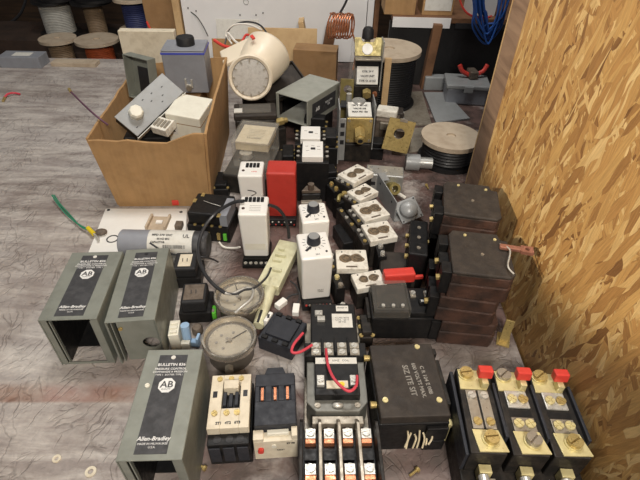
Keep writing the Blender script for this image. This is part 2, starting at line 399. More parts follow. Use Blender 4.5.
# ------------------------------------------------------------ background beyond the table
t = thing('storage_rack', 'dark stepped wooden rack holding the cable spools behind the table', 'rack', (-1.045, 1.95, FLOOR))
MB().b2(-.45, .45, -.27, -.005, .60, .64).build('shelf', 'darkwood', t)
MB().b2(-.45, .45, .005, .27, .74, .78).build('shelf', 'darkwood', t)
MB().b2(-.45, .45, -.0045, .0045, .64, .74).build('riser', 'darkwood', t)
for x in (-.42, .42):
    MB().b2(x-.02, x+.02, -.26, -.22, 0, .60).build('leg', 'darkwood', t); MB().b2(x-.02, x+.02, .22, .26, 0, .74).build('leg', 'darkwood', t)
def spool(c, r, z0, h, fl, cable, label, core=.62, ft=.01, group=None):
    t = thing('cable_spool', label, 'cable spool', (c[0], c[1], z0), 0, group)
    MB().lathe([(0, 0), (r, 0), (r, ft), (0, ft)], 36).build('flange', fl, t, smooth=True)
    k = MB().lathe([(0, h-ft), (r, h-ft), (r, h), (r*.16, h), (r*.16, h-ft*.4), (0, h-ft*.4)], 36)
    k.build('flange', fl, t, smooth=True)
    prof = [(0, ft)]; n = max(4, int((h-2*ft)/.006))
    for i in range(n):
        z = ft+(h-2*ft)*i/n; dz = (h-2*ft)/n
        prof += [(r*core, z+dz*.08), (r*core+dz*.35, z+dz*.5), (r*core, z+dz*.92)]
    prof.append((0, h-ft))
    MB().lathe(prof, 32).build('cable_winding', cable, t, smooth=True)
    return t
RZ = FLOOR+.64; RZ2 = FLOOR+.78
def sp_xy(px, py, Y): v = WY(px, py, Y); return v.x, Y
spool(sp_xy(58, 40, 1.80), .066, RZ, .205, 'flange', 'tanc', 'spool with a pale board flange behind the small blue-grey carton', .6)
spool(sp_xy(97, 41, 1.80), .078, RZ, .205, 'flange', 'orange', 'spool with pale round board flange and orange cable', .62)
spool(sp_xy(142, 36, 1.84), .07, RZ, .225, 'blackc', 'blackc', 'black spool under the navy cable spool on the rack', .7)
spool(sp_xy(139, 33, 1.84), .066, RZ+.226, .115, 'flange', 'bluec', 'spool of navy blue cable with a pale lower flange', .6)
x, y = sp_xy(60, 25, 2.06); spool((x, y), .080, RZ2, .135, 'blackc', 'whitec', 'black flanged spool of white cable on the upper rack step', .72)
x, y = sp_xy(97, 25, 2.06); spool((x, y), .080, RZ2, .135, 'blackc', 'tanc', 'black flanged spool of tan cable on the upper rack step', .45)
x, y = sp_xy(97, 5, 2.06); spool((x, y), .08, RZ2+.136, .14, 'blackc', 'blackc', 'black cable spool stacked on the tan cable spool', .6)
x, y = sp_xy(60, 5, 2.06); spool((x, y), .075, RZ2+.136, .14, 'blackc', 'blackc', 'black cable spool stacked on the white cable spool', .6)
x, y = sp_xy(136, 3, 1.86); spool((x, y), .07, RZ+.342, .12, 'blackc', 'blackc', 'black cable spool stacked on the navy cable spool', .6)
o = MB().tube([WY(-12, 20, 2.3), WY(6, 24, 2.3), WY(20, 14, 2.3), WY(26, -4, 2.3), WY(20, -20, 2.3), WY(5, -28, 2.3), WY(-15, -20, 2.3), WY(-24, 0, 2.3), WY(-12, 20, 2.3)], .006).build('cable_coil', 'blackwire', smooth=True)
tag(o, 'black cable loop hanging in the far upper left corner', 'cable')
a = W(35, 57, 0)
t = thing('small_carton', 'small flat blue-grey carton on the far left table edge', 'box', (a[0]+.005, 1.48, 0), .02)
MB().b2(-.063, .063, -.03, .03, 0, .033).build('body', 'bluegrey', t, .001); MB().b2(-.025, .03, -.015, .015, .033, .0335).build('label', 'label', t)
a = W(68, 56, 0)
tag(MB().b2(-.07, .07, -.02, .02, 0, .012).build('wood_offcut', 'flange', bev=.001, loc=(-.79, 1.49, 0)), 'thin pale wood offcut beside the small blue-grey carton', 'wood')
a = WY(163, 45, 1.68)
t = thing('carton', 'brown cardboard carton standing left of the white panel', 'box', (-.535, 1.66, FLOOR))
MB().b2(-.05, .05, -.04, .04, 0, .22-FLOOR).build('body', 'kraftdark', t, .002)

# white appliance panel
t = thing('white_board', 'large white enamelled panel with wooden side frames at the rear of the table', 'panel', (-.165, 1.585, 0))
MB().b2(-.285, .292, -.006, .006, 0, .46).build('sheet', 'whitewall', t, .001)
MB().b2(-.312, -.290, -.012, .012, 0, .46).build('frame_rail', 'palewood', t, .001)
MB().b2(.315, .330, -.016, .012, 0, .46).build('frame_rail', 'wood', t, .001)
MB().b2(.294, .313, -.012, .006, 0, .46).build('frame_rail', 'whitewall', t, .001)
for px, py in ((240, 15), (256, 15), (263, 13), (188, 8), (249, 23), (196, 11)):
    v = WY(px, py, 1.578); MB().cyl((0, -.0008, 0), (0, .0008, 0), .0022, seg=10).build('screw_hole', 'black_ink', t, loc=(v.x+.165, -.0068, v.z))
v = WY(246, 2, 1.578); MB().lathe([(.007, -.0006), (.0085, 0), (.007, .0006)], 20, Matrix.Rotation(pi/2, 4, 'X')).build('ring_mark', 'lightgrey', t, loc=(v.x+.165, -.0068, v.z))
tag(MB().tube([WY(208, 36, 1.45), WY(203, 26, 1.5), WY(197, 17, 1.54), WY(191, 12, 1.572)], .0016).build('wire', 'blackwire', smooth=True), 'thin black wire sticking up before the white panel left of the beige lamp', 'wire')

# wood and card lying between panel and pile
def slab(name, label, cat, loc, d, tilt, m):
    return tag(MB().box((0, 0, 0), d).build(name, m, loc=loc, rot=tilt, bev=.001), label, cat)
slab('wood_board', 'pale wooden board leaning behind the beige lamp', 'board', WY(283, 52, 1.42), (.20, .012, .13), (radians(-12), 0, .02), 'palewood')
slab('wood_block', 'tan square wood block behind the open grey cover', 'wood block', (WY(316, 60, 1.34).x, 1.34, (WY(316, 60, 1.34).z+.035)/2), (.12, .06, WY(316, 60, 1.34).z+.035), (0, 0, -.1), 'kraftdark')
slab('wood_block', 'narrow wooden stick leaning right of the pale board', 'wood block', WY(306, 52, 1.49)+Vector((0, 0, .01)), (.016, .05, .17), (0, radians(-10), 0), 'palewood')
slab('wood_block', 'second grey-brown stick leaning right of the narrow pale stick', 'wood block', WY(327, 51, 1.49)+Vector((0, 0, .004)), (.03, .05, .15), (0, radians(10), 0), 'wood')
slab('paper_note', 'white printed paper in front of the white panel', 'paper', WY(238, 30, 1.50), (.13, .0015, .06), (radians(-10), 0, 0), 'label')
slab('cardboard_piece', 'brown cardboard piece behind the red and white wires', 'cardboard', WY(242, 52, 1.40), (.17, .006, .07), (radians(-8), 0, 0), 'kraft')
slab('foam_board', 'cream foam board standing behind the rear rim of the cardboard box', 'foam board', (-.405, 1.115, .1115), (.125, .022, .222), (0, 0, .04), 'cream')

# right rear
t = thing('shelf_unit', 'dark wooden shelf unit at the rear right of the table', 'shelf', (.42, 1.42, 0))
sh = WY(430, 22, 1.40).z
MB().b2(-.235, .42, -.03, .30, sh, sh+.014).build('shelf_board', 'wood', t, .001)
MB().b2(-.235, -.075, -.034, -.0305, sh-.012, sh+.014).build('edge_strip', 'whitewall', t)
MB().b2(-.06, .42, -.034, -.0305, sh-.012, sh+.002).build('edge_strip', 'rubber', t)
MB().b2(-.24, .45, -.020, -.005, .001, sh-.0005).build('back_panel', 'blackc', t)  # black sheet standing in for the shade under the shelf
MB().b2(-.22, .45, .295, .31, sh+.014, sh+.35).build('back_panel', 'darkwood', t)
p = MB(); p.box((0, 0, 0), (.024, .03, sh*1.01), Matrix.Rotation(radians(3), 4, 'Y')); p.build('post', 'wood', t, .001, loc=(-.115, -.037, sh*.5))

def carton(px, w, d, h, label, m='kraft', lab=None, z=None, Y=1.46, py=5):
    x = WY(px, py, Y).x
    t = thing('carton', label, 'box', (x, Y, sh+.014))
    b = MB(); b.b2(-w/2, w/2, -d/2, d/2, 0, h); b.build('body', m, t, .001)
    if lab: MB().b2(lab[0], lab[1], -d/2-.001, -d/2, lab[2], lab[3]).build('label', 'label', t)
carton(398, .085, .10, .07, 'brown cardboard box at the left end of the rear shelf')
carton(435, .085, .09, .05, 'brown cardboard box with a white printed label on the rear shelf', lab=(-.037, .037, .012, .045))
carton(480, .07, .08, .06, 'white carton behind the blue cables on the rear shelf', 'whitewall')
# blue cable coil and red cable
cbl = MB()
for i in range(9):
    k = i*1.6; zz = 1.33-.006*(i % 3)
    cbl.tube([WY(470+k, -20, zz), WY(474+k*.8, 8, zz), WY(473+k*1.2, 28-(i % 4)*5, zz), WY(486+k*.3, 44-(i % 5)*5, zz), WY(496+k*.6, 25-(i % 3)*6, zz), WY(500+k*1.2, -20, zz)], .0026)
tag(cbl.build('cable_coil', 'bluewire', smooth=True), 'bright blue cable coil hanging beside the wall stud', 'cable')
tag(MB().tube([WY(457, -12, 1.335), WY(462, 6, 1.335), WY(470, 15, 1.335), WY(484, 18, 1.335), WY(492, 16, 1.335)], .0026).build('cable', 'brightred', smooth=True), 'bright red cable looped beside the hanging blue coil', 'cable')
# large disc spool and dark spool
c = WY(388, 46, 1.33)
t = spool((c.x-.004, 1.262), .083, 0, .150, 'flange', 'blackc', 'large spool with a wide pinkish board flange behind the valves', .86)
for f_ in t.children:
    if f_.name.startswith('flange') and max(v.co.z for v in f_.data.vertices) < .02: f_.data.materials[0] = M['blackc']
c = WY(452, 130, 1.0)
t = spool((.286, .956), .066, 0, .062, 'flange', 'blackc', 'small black cable spool with pale round flange beside the stud', .86)
for f_ in t.children:
    if f_.name.startswith('flange') and max(v.co.z for v in f_.data.vertices) < .02: f_.data.materials[0] = M['blackc']
t = thing('storage_box', 'grey plastic lidded box on the table before the rear shelf', 'box', (.400, 1.30, 0), radians(-6))
MB().b2(-.055, .055, -.04, .04, 0, .045).build('body', 'bluegrey', t, .004); MB().b2(-.06, .06, -.045, .045, .045, .057).build('lid', 'lightgrey', t, .003)
MB().b2(-.012, .012, -.049, -.045, .038, .055).build('latch', 'lightgrey', t, .001)
t = thing('storage_box', 'second grey box behind the grey plastic lidded box', 'box', (.335, 1.372, 0), 0)
MB().b2(-.04, .04, -.015, .015, 0, .04).build('body', 'lightgrey', t, .003)
t = thing('pliers', 'red handled pliers on top of the grey plastic box', 'pliers', (.415, 1.318, .0575), .1)
MB().b2(-.012, .012, -.02, .02, 0, .022).build('jaws', 'rustgrey', t, .004)
for s in (-1, 1): MB().tube([(s*.01, -.002, .008), (s*.03, .0, .018), (s*.04, .004, .034)], .006).build('handle', 'brightred', t, smooth=True)
def flat(pts, h, name, label, cat, m, z0=0):
    P = [W(x, y, z0+h) for x, y in pts]
    cx = sum(p[0] for p in P)/len(P); cy = sum(p[1] for p in P)/len(P)
    o = MB().prism([(x-cx, y-cy) for x, y in P][::-1], 0, h).build(name, m, bev=.001, loc=(cx, cy, z0)); return tag(o, label, cat)
flat([(400, 92), (422, 91), (432, 124), (402, 124)], .006, 'board_offcut', 'thin dark grey board lying left of the slate-coloured one', 'board', 'dullsteel')
flat([(424, 92), (446, 92), (470, 118), (436, 122)], .006, 'board_offcut', 'thin slate-coloured board lying behind the small black spool', 'board', 'lightgrey')
flat([(404, 128), (432, 127), (428, 150), (408, 152)], .004, 'board_offcut', 'thin tan slat lying between the brass plate and the small black spool', 'board', 'dullsteel')
# ------------------------------------------------------------ grey pressure-control covers
def control_cover(label, q, z, closed=False, swap=0):
    cx, cy, w, l, rz = Q(q, z); h = z
    t = thing('control_cover', label, 'control cover', (cx, cy, 0), rz, None); T = .0016
    b = MB(); b.b2(-w/2, w/2, -l/2, l/2, h-T, h); b.b2(-w/2, -w/2+T, -l/2, l/2, 0, h-T); b.b2(w/2-T, w/2, -l/2, l/2, 0, h-T); b.b2(-w/2+T, w/2-T, l/2-T, l/2, 0, h-T)
    b.build('shell', 'grey', t, .0007)
    y = -l/2
    if closed:
        MB().plate_hole(w-2*T-.012, h-.006, T, .011, .012, -.006, Matrix.Translation((.004, y+.006, h/2-.002)) @ Matrix.Rotation(pi/2, 4, 'X')).build('end_panel', 'grey', t)
        for k in range(2): MB().b2(-w/2+.002+k*.004, -w/2+.0032+k*.004, y-.001+.003*k, y+.010, 0, h-.004).build('flange', 'grey', t)
        screw(t, -.016, y+.0035, h*.80, .0028, 'brass', rot=(pi/2, 0, .3))
    else:
        f = MB(); f.b2(-w/2+T, -w/2+.009, y+.001, y+.0026, 0, h-T); f.b2(w/2-.009, w/2-T, y+.001, y+.0026, 0, h-T); f.b2(-w/2+.009, w/2-.009, y+.001, y+.0026, 0, .004)
        f.build('flange', 'grey', t, .0004)
        g = MB(); g.b2(-w/2+.010, -w/2+.0115, y+.003, l/2-.01, .001, h-.008); g.b2(w/2-.0115, w/2-.010, y+.003, l/2-.01, .001, h-.008)
        g.build('inner_bracket', 'grey', t)
        k = MB(); k.b2(-w/2+.012, w/2-.012, l/2-.045, l/2-.043, .001, h-.01); k.b2(-w/2+.012, w/2-.012, -l/2+.030, l/2-.045, .0005, .002); k.b2(-w/2+.0119, -w/2+.0124, -l/2+.006, l/2-.045, .002, h-.010); k.b2(w/2-.0124, w/2-.0119, -l/2+.006, l/2-.045, .002, h-.010); k.build('inner_shade', 'black', t)  # black sheets paint the shade inside the open cover
    pw, pl = w*.50, l*.89; px = 0
    MB().b2(px-pw/2, px+pw/2, -pl/2-.001, pl/2-.001, h, h+.0005).build('name_plate', 'plate', t)
    zt = h+.0006
    for s, sz, yy, bo in (('BULLETIN 836', .0054, .335, .0001), ('PRESSURE CONTROL', .0040, .292, .00005), ('COMMANDE A PRESSION', .0036, .262, .00003), ('TYPE 1  BOITIER TYPE 1', .0032, .233, 0)):
        text(t, s, sz*w/.068, (px, l*yy, zt), bold=bo)
    MB().prism([(.0095*cos(k*pi/4+pi/8), .0095*sin(k*pi/4+pi/8)) for k in range(8)], 0, .0003).build('emblem', 'white_ink', t, loc=(px, l*.13, zt-.0001))
    text(t, 'AB', .0112, (px, l*.135, zt+.0003), 'plate', bold=.0002)
    text(t, 'QUALITY', .0024, (px, l*.092, zt+.0003), 'plate')
    text(t, 'Allen-Bradley', .0060, (px, -l*.335, zt), bold=.0001, italic=.15)
    text(t, 'MADE IN MILWAUKEE', .0030, (px, -l*.375, zt)); text(t, 'U.S.A.', .0030, (px, -l*.402, zt))
    MB().cyl((0, 0, 0), (0, 0, .0008), .0026, seg=18).build('screw_hole', 'label' if not closed else 'black_ink', t, loc=(px, l*.41, h+.0003))
    if swap: screw(t, -w*.33, l*.13, h, .0026, 'white', 1)
    return t
control_cover('grey metal control cover with dark name plate, leftmost, its front end open', [(72.5, 252), (118, 252), (101, 320), (38, 319)], .093)
control_cover('grey metal control cover whose front end is closed by a panel with a round hole', [(124, 249.5), (168, 248), (156, 320), (107, 322)], .085, True)
control_cover('grey metal control cover nearest the front left, beside the cream contactor', [(147, 349.5), (201, 349.5), (184, 461), (117, 460)], .095, False, 1)

# ------------------------------------------------------------ front contactor, overload, starters
def contactor():
    cx, cy, w, l, rz = Q([(209, 375), (252, 374.5), (252, 428), (206, 428)], .062)
    w = .048
    t = thing('contactor', 'cream fronted contactor with black base lying right of the front cover', 'contactor', (cx, cy, 0), rz); H = .062
    L2 = l/2
    MB().b2(-w/2, w/2, -L2-.010, L2+.006, 0, .034).build('base', 'black', t, .0012)
    MB().b2(-w/2+.001, w/2-.001, -L2-.012, L2, .034, .049).build('lower_body', 'black', t, .001)
    b = MB(); b.b2(-w/2+.001, -w*.19, -L2, L2, .049, H); b.b2(w*.24, w/2-.001, -L2, L2, .049, H)
    b.b2(-w*.19, w*.24, L2-.010, L2, .049, H); b.b2(-w*.19, w*.24, -L2, -L2+.024, .049, H)
    b.build('cover', 'cream', t, .0008)
    MB().b2(-w*.19, w*.24, -L2+.024, L2-.010, .049, .053).build('window_recess', 'black', t)
    MB().b2(-w*.155, w*.20, L2-.022, L2-.011, .053, .068).build('plunger', 'cream', t, .0006)
    p = MB(); p.b2(-w*.16, -w*.08, -L2+.027, L2-.024, .053, .063); p.b2(-w*.03, w*.06, -L2+.027, L2-.024, .053, .060); p.b2(w*.12, w*.2, -L2+.027, L2-.024, .053, .063)
    p.build('contact_carrier', 'char', t, .0004)
    for q in (-.36, .36): MB().b2(w*q-.0025, w*q+.0025, .004, .012, H, H+.0004).build('slot', 'black_ink', t)
    for x in (-.28, 0, .24):
        screw(t, w*x, L2-.006, H, .0031, 'brass', 2); screw(t, w*(x-.05), -L2+.018, H, .0033, 'brass', 2)
        MB().lathe([(0, .0003), (.0042, .0003), (.0042, 0)], 18).build('terminal_hole', 'black_ink', t, loc=(w*(x+.03), -L2-.006, .0492))
    text(t, '2T1   4T2   6T3', .0042, (0, -L2+.006, H+.0002), 'black_ink', bold=.0002)
    k = MB()
    for x in (-.32, 0, .32): k.b2(w*x-.0062, w*x+.0062, -L2-.014, -L2-.0122, .014, .044)
    k.build('terminal_block', 'char', t, .0006)
contactor()
def overload():
    cx, cy, w, l, rz = Q([(253, 374), (294, 372), (297, 423), (253, 424)], .060)
    t = thing('overload_relay', 'charcoal overload relay with cream dial strip and tiny red button', 'relay', (cx+.001, cy, 0), rz); H = .060; L2 = l/2; w = .048
    MB().b2(-w/2, w/2, -L2, L2, 0, H-.005).build('body', 'char', t, .0012)
    MB().prism([(-w*.27, L2), (w*.27, L2), (w*.2, L2+.010), (-w*.2, L2+.010)], 0, H-.003).build('rear_tab', 'char', t, .0006)
    b = MB(); ys = -L2+.016
    b.b2(-w/2+.001, w/2-.001, -L2-.001, ys+.012, H-.005, H)
    for x0, x1 in ((-.48, -.38), (-.24, -.08), (.08, .22), (.38, .48)): b.b2(w*x0, w*x1, ys+.012, ys+.032, H-.005, H)
    b.b2(-w/2+.001, w/2-.001, ys+.032, L2-.001, H-.005, H); b.build('cover', 'char', t, .0006)
    for x in (-.31, 0, .30): MB().b2(w*x-.0015, w*x+.0015, ys+.014, ys+.030, H-.0047, H-.0005).build('contact_blade', 'copper', t)
    b = MB(); b.b2(-w/2-.001, w/2, -L2-.012, -L2-.0006, .004, .044); b.b2(-w/2-.001, -w*.28, -L2-.012, -L2-.0006, .044, .050); b.b2(w*.36, w/2, -L2-.012, -L2-.0006, .044, .054); b.build('dial_strip', 'cream', t, .0008)
    MB().b2(-w*.2, w*.3, -L2-.006, -L2-.0006, .044, .049).build('clip', 'white', t, .0005)
    MB().cyl((0, 0, 0), (0, -.004, 0), .0034, seg=14).build('reset_button', 'brightred', t, loc=(-w*.36, -L2-.012, .028), smooth=True)
    MB().cyl((0, 0, 0), (0, -.0014, 0), .003, seg=18).build('dial', 'white', t, loc=(-w*.05, -L2-.012, .034))
    text(t, 'RESET', .0034, (w*.1, -L2-.0123, .024), 'black_ink', rot=(pi/2, 0, 0)); text(t, '97 98', .004, (w*.34, -L2-.0123, .038), 'black_ink', bold=.0002, rot=(pi/2, 0, 0))
overload()
def big_starter():
    t = thing('motor_starter', 'long four pole magnetic starter with red wires in the front centre', 'motor starter', (.0255, .306, 0), radians(2)); t.scale.x = 1.07
    # y positions measured from frame: rear -> front
    yb = W(338, 308, .05)[1]-.300; y1 = W(338, 352, .06)[1]-.300; y2 = W(334, 412, .055)[1]-.300; y3 = -.150
    MB().b2(-.037, .037, y3, yb, 0, .010).build('mounting_plate', 'dullsteel', t, .001)
    MB().b2(-.029, .029, y1+.012, yb, .010, .052).build('rear_block', 'black', t, .0015)
    MB().b2(.004, .020, yb-.014, yb-.004, .052, .0525).build('label', 'label', t); MB().b2(-.002, .024, yb-.043, yb-.019, .052, .0526).build('label', 'label', t)
    text(t, 'SERIES A', .0035, (.012, yb-.008, .0526), 'black_ink'); text(t, 'CLASS 8536\nCOIL 120 V\n60 HZ', .0036, (.011, yb-.030, .0527), 'black_ink')
    for x, yy in ((-.019, -.020), (-.016, -.030)): MB().b2(x-.005, x+.005, yb+yy-.004, yb+yy+.004, .052, .057).build('terminal_clamp', 'steel', t, .0006)
    # terminal strip
    MB().b2(-.037, .037, y1-.010, y1+.0115, .010, .056).build('terminal_strip', 'black', t, .001)
    for x in (-.023, -.008, .008, .023):
        for q, dy in ((0, .006), (1, -.004)):
            MB().b2(x-.0055, x+.0055, y1+dy-.0045, y1+dy+.0045, .056, .0575).build('terminal_plate', 'dullsteel', t)
            screw(t, x, y1+dy, .0575, .0038, 'steel', 1)
    for x in (-.0155, .0, .0155): MB().b2(x-.0012, x+.0012, y1-.009, y1+.013, .056, .064).build('barrier', 'black', t, .0003)
    # coil housing
    y1b = y1-.0105
    hs = MB(); hs.prism([(-.034, y2+.012), (-.034+.010, y2), (.024, y2), (.034, y2+.012), (.034, y1b), (-.034, y1b)], .010, .046); hs.build('coil_housing', 'castgrey', t, .001)
    MB().b2(-.025, .025, y2+.014, y1b-.001, .046, .058).build('coil_cover', 'black', t, .001)
    MB().b2(-.024, .024, y1b-.012, y1b-.003, .058, .0586).build('label', 'label', t); text(t, '120V   60HZ   COIL', .0036, (0, y1b-.0075, .0587), 'black_ink')
    MB().b2(-.012, .012, y2+.022, y2+.032, .058, .060).build('label', 'cream', t); MB().cyl((0, 0, 0), (0, 0, .0006), .0033, seg=16).build('yellow_dot', 'yellow', t, loc=(.005, y2+.027, .060))
    for s in (-1, 1):
        MB().b2(s*.0185-.0042, s*.0185+.0042, y2+.024, y2+.038, .058, .063).build('coil_terminal', 'steel', t, .0005); screw(t, s*.0185, y2+.031, .063, .0032, 'steel', 2)
        screw(t, s*.022, y2+.0075, .046, .0034, 'dullsteel', 1)
    MB().ball((0, 0, 0), .004, (1.6, 1, .8)).build('rivet', 'steel', t, loc=(0, y2+.007, .048), smooth=True)
    # four poles with barriers
    yp = y2-.002
    MB().b2(-.028, .028, yp-.010, yp, .010, .040).build('pole_cap', 'dullsteel', t, .001)
    MB().b2(-.040, .040, y3, yp-.010, .010, .026).build('pole_base', 'black', t, .001)
    for x in (-.0395, -.020, 0, .020, .0395):
        MB().prism([(0, 0), (.098, 0), (.098, .012), (.090, .030), (.012, .030), (0, .014)], -.0018, .0018, Matrix(((0, 0, 1, x), (-1, 0, 0, yp-.004), (0, 1, 0, .026), (0, 0, 0, 1)))).build('barrier', 'dullsteel' if abs(x) < .03 else 'black2', t, .0006)
    for x in (-.0298, -.010, .010, .0298):
        for dy in (-.020, -.060):
            f = MB(); f.b2(x-.0058, x+.0058, yp+dy-.010, yp+dy+.007, .026, .034); f.build('terminal_clamp', 'copper', t, .0008)
            MB().b2(x-.0055, x+.0055, yp+dy-.005, yp+dy+.0065, .034, .036).build('pressure_plate', 'steel', t, .0004)
            screw(t, x, yp+dy+.0015, .036, .0046, 'steel', 1, h=.0022)
        MB().b2(x-.0062, x+.0062, yp-.047, yp-.034, .026, .030).build('arc_pad', 'black', t)
    for p_ in ([(303, 333, .068), (294, 344, .070), (292, 352, .068), (300, 352, .066), (312, 345, .062)], [(326, 349, .061), (328, 365, .069), (335, 380, .073), (348, 391, .073), (356, 386, .071), (357, 376, .066)]):
        o = MB().tube([P3(*q) for q in p_], .0018).build('wire', 'redwire', smooth=True)
        o.parent = t; o.matrix_parent_inverse = (Matrix.Translation(t.location) @ Euler(t.rotation_euler).to_matrix().to_4x4() @ Matrix.Diagonal((1.07, 1, 1, 1))).inverted()
big_starter()
def black_relay_block():
    cx, cy, w, l, rz = Q([(367, 344), (429, 343), (451, 415), (374, 420)], .072); cx += .0035; w -= .002
    t = thing('relay_block', 'large square black relay block with printed writing and brass corner screws', 'relay', (cx, cy, 0), rz); H = .072
    MB().b2(-w/2, w/2, -l/2, l/2, 0, H-.014).build('base', 'black', t, .0015)
    MB().b2(-w/2+.001, w/2-.001, -l/2+.001, l/2-.001, H-.014, H).build('cover', 'topbrown', t, .0016)
    for x, y in ((.02, l/2-.006), (-w/2+.009, -l/2+.022), (w/2-.010, -l/2+.020)): screw(t, x, y, H, .0033, 'palebrass', 1)
    for s, sz, dx in (('C R 104 E 00B', .0064, .021), ('600 VOLTS MAX.', .0064, .012), ('SIZ ITE SIT', .0092, .001)):
        text(t, s, sz, (dx, -.003, H+.0003), 'grey_ink', rot=(0, 0, radians(-84)), bold=.0002)
    b = MB(); b.b2(w/2, w/2+.007, -l*.28, l*.33, .004, H-.012); b.b2(w/2, w/2+.004, l*.36, l*.45, .004, H-.005); b.build('side_rail', 'black2', t, .001)
    for y in (l*.38, -l*.26): MB().cyl((0, 0, 0), (.007, 0, 0), .0042, .0036).build('terminal_screw', 'brass', t, loc=(-w/2-.0065, y, H-.012), smooth=True)
    for y in (-l*.42,): MB().cyl((0, 0, 0), (.010, 0, 0), .0045, seg=6).build('terminal_nut', 'palebrass', t, loc=(w/2, y, .042))
    MB().b2(w/2, w/2+.004, -l/2+.002, -l/2+.016, .012, .05).build('side_tab', 'palebrass', t, .0005)
    k = MB(); k.b2(w*.18, w/2-.001, -l/2-.005, -l/2, .03, .054); k.b2(w*.18, w/2-.001, -l/2-.005, -l/2, .006, .026); k.build('front_ribs', 'black', t, .001)
    for i in range(7):
        x = -.006+i*.0045; MB().tube([(x, -l/2-.001, .045-.004*(i % 3)), (x+random.uniform(-.004, .003), -l/2-.006, .036-.003*(i % 2)), (x+random.uniform(-.006, .002), -l/2-.011, .022+.01*random.random())], .0011, 6).build('frayed_lead', 'dial', t, smooth=True)
black_relay_block()
def red_tip_starter():
    t = thing('red_tip_starter', 'black three pole starter with brass plates and three red tips', 'motor starter', (.2255, .274, 0), radians(-1.5)); t.scale.x = 1.10
    H = .080
    P = []
    MB().b2(-.062, .056, -.075, .058, 0, .040).build('base', 'black2', t, .0015)
    for i, x in enumerate((-.040, -.001, .037)):
        g = thing('pole', '', '', (0, 0, 0)); 
        for k in ('label', 'category'): del g[k]
        bpy.data.objects.remove(g)
        sh = .0
        b = MB(); b.prism([(x-.019, -.046), (x+.015, -.046), (x+.018, .054), (x-.017, .056)], .040, H); po = b.build('pole_block', 'black2', t, .0012)
        MB().b2(x+.0155, x+.0185, -.030, .034, .055, H+.006).build('barrier', 'char', t, .0006)
        MB().prism([(x-.017, .027), (x+.010, .027), (x+.014, .034), (x+.012, .052), (x-.016, .053)], H, H+.002).build('upper_plate', 'palebrass', t, .0003)
        screw(t, x-.008, .046, H+.002, .0072, 'dullsteel' if i == 1 else 'brass', 1, h=.006)
        MB().cyl((0, 0, 0), (0, 0, .0018), .0085, seg=24).build('washer', 'palebrass', t, loc=(x-.008, .046, H+.002))
        MB().b2(x+.004, x+.0105, .028, .040, H+.002, H+.012).build('tip_stem', 'palebrass', t, .0008)
        MB().box((x+.0075, .040, H+.017), (.0145, .010, .012), Matrix.Rotation(radians(-8), 4, 'X')).build('red_tip', 'brightred', t, .0014)
        if i == 0:
            for dx in (-.0062, .0062): MB().b2(x-.001+dx-.0052, x-.001+dx+.0052, -.020, .026, H, H+.002).build('heater_strip', 'dullsteel', t, .0004)
            for dx in (-.007, .0055):
                for yy in (.019, -.012): screw(t, x+dx, yy, H+.002, .0043, 'steel' if yy > 0 else 'brass', 1, h=.0022)
        else:
            MB().b2(x-.012, x+.010, .006, .027, H, H+.003).build('heater_clamp', 'steel', t, .001)
            MB().b2(x-.012, x+.010, -.003, .004, H-.006, H+.0002).build('gap_pad', 'black', t)
            MB().b2(x-.012, x+.010, -.021, -.005, H, H+.002).build('heater_base', 'dullsteel', t, .0004)
            for dx in (-.0065, .0045):
                screw(t, x+dx, .016, H+.003, .0046, 'brass' if dx > 0 else 'palebrass', 2, h=.0025); screw(t, x+dx, -.0125, H+.002, .0046, 'palebrass', 2, h=.0025)
        MB().prism([(x-.014, -.021), (x+.011, -.021), (x+.0165, -.044), (x-.011, -.045)], H, H+.002).build('lower_plate', 'palebrass', t, .0003)
        MB().cyl((0, 0, 0), (0, 0, .0022), .0085, seg=24).build('washer', 'palebrass', t, loc=(x+.0015, -.032, H+.002))
        screw(t, x+.0015, -.032, H+.0042, .0072, 'dullsteel' if i == 1 else 'brass', 1, h=.005)
        MB().b2(x-.008, x+.004, -.0555, -.0465, .041, .058).build('terminal_lug', 'palebrass', t, .0006)
        MB().cyl((0, 0, 0), (0, -.008, 0), .005, seg=16).build('lug_screw', 'steel', t, loc=(x-.004, -.0565, .053)); MB().b2(x-.001, x+.008, -.066, -.0568, .041, .050).build('lug_jaw', 'dullsteel', t, .0008)
    MB().b2(-.0625, -.059, -.045, .055, .040, .074).build('side_plate', 'char', t, .001)
    MB().cyl((0, 0, 0), (.009, 0, 0), .0045, seg=6).build('terminal_nut', 'palebrass', t, loc=(-.071, .018, .033))
red_tip_starter()

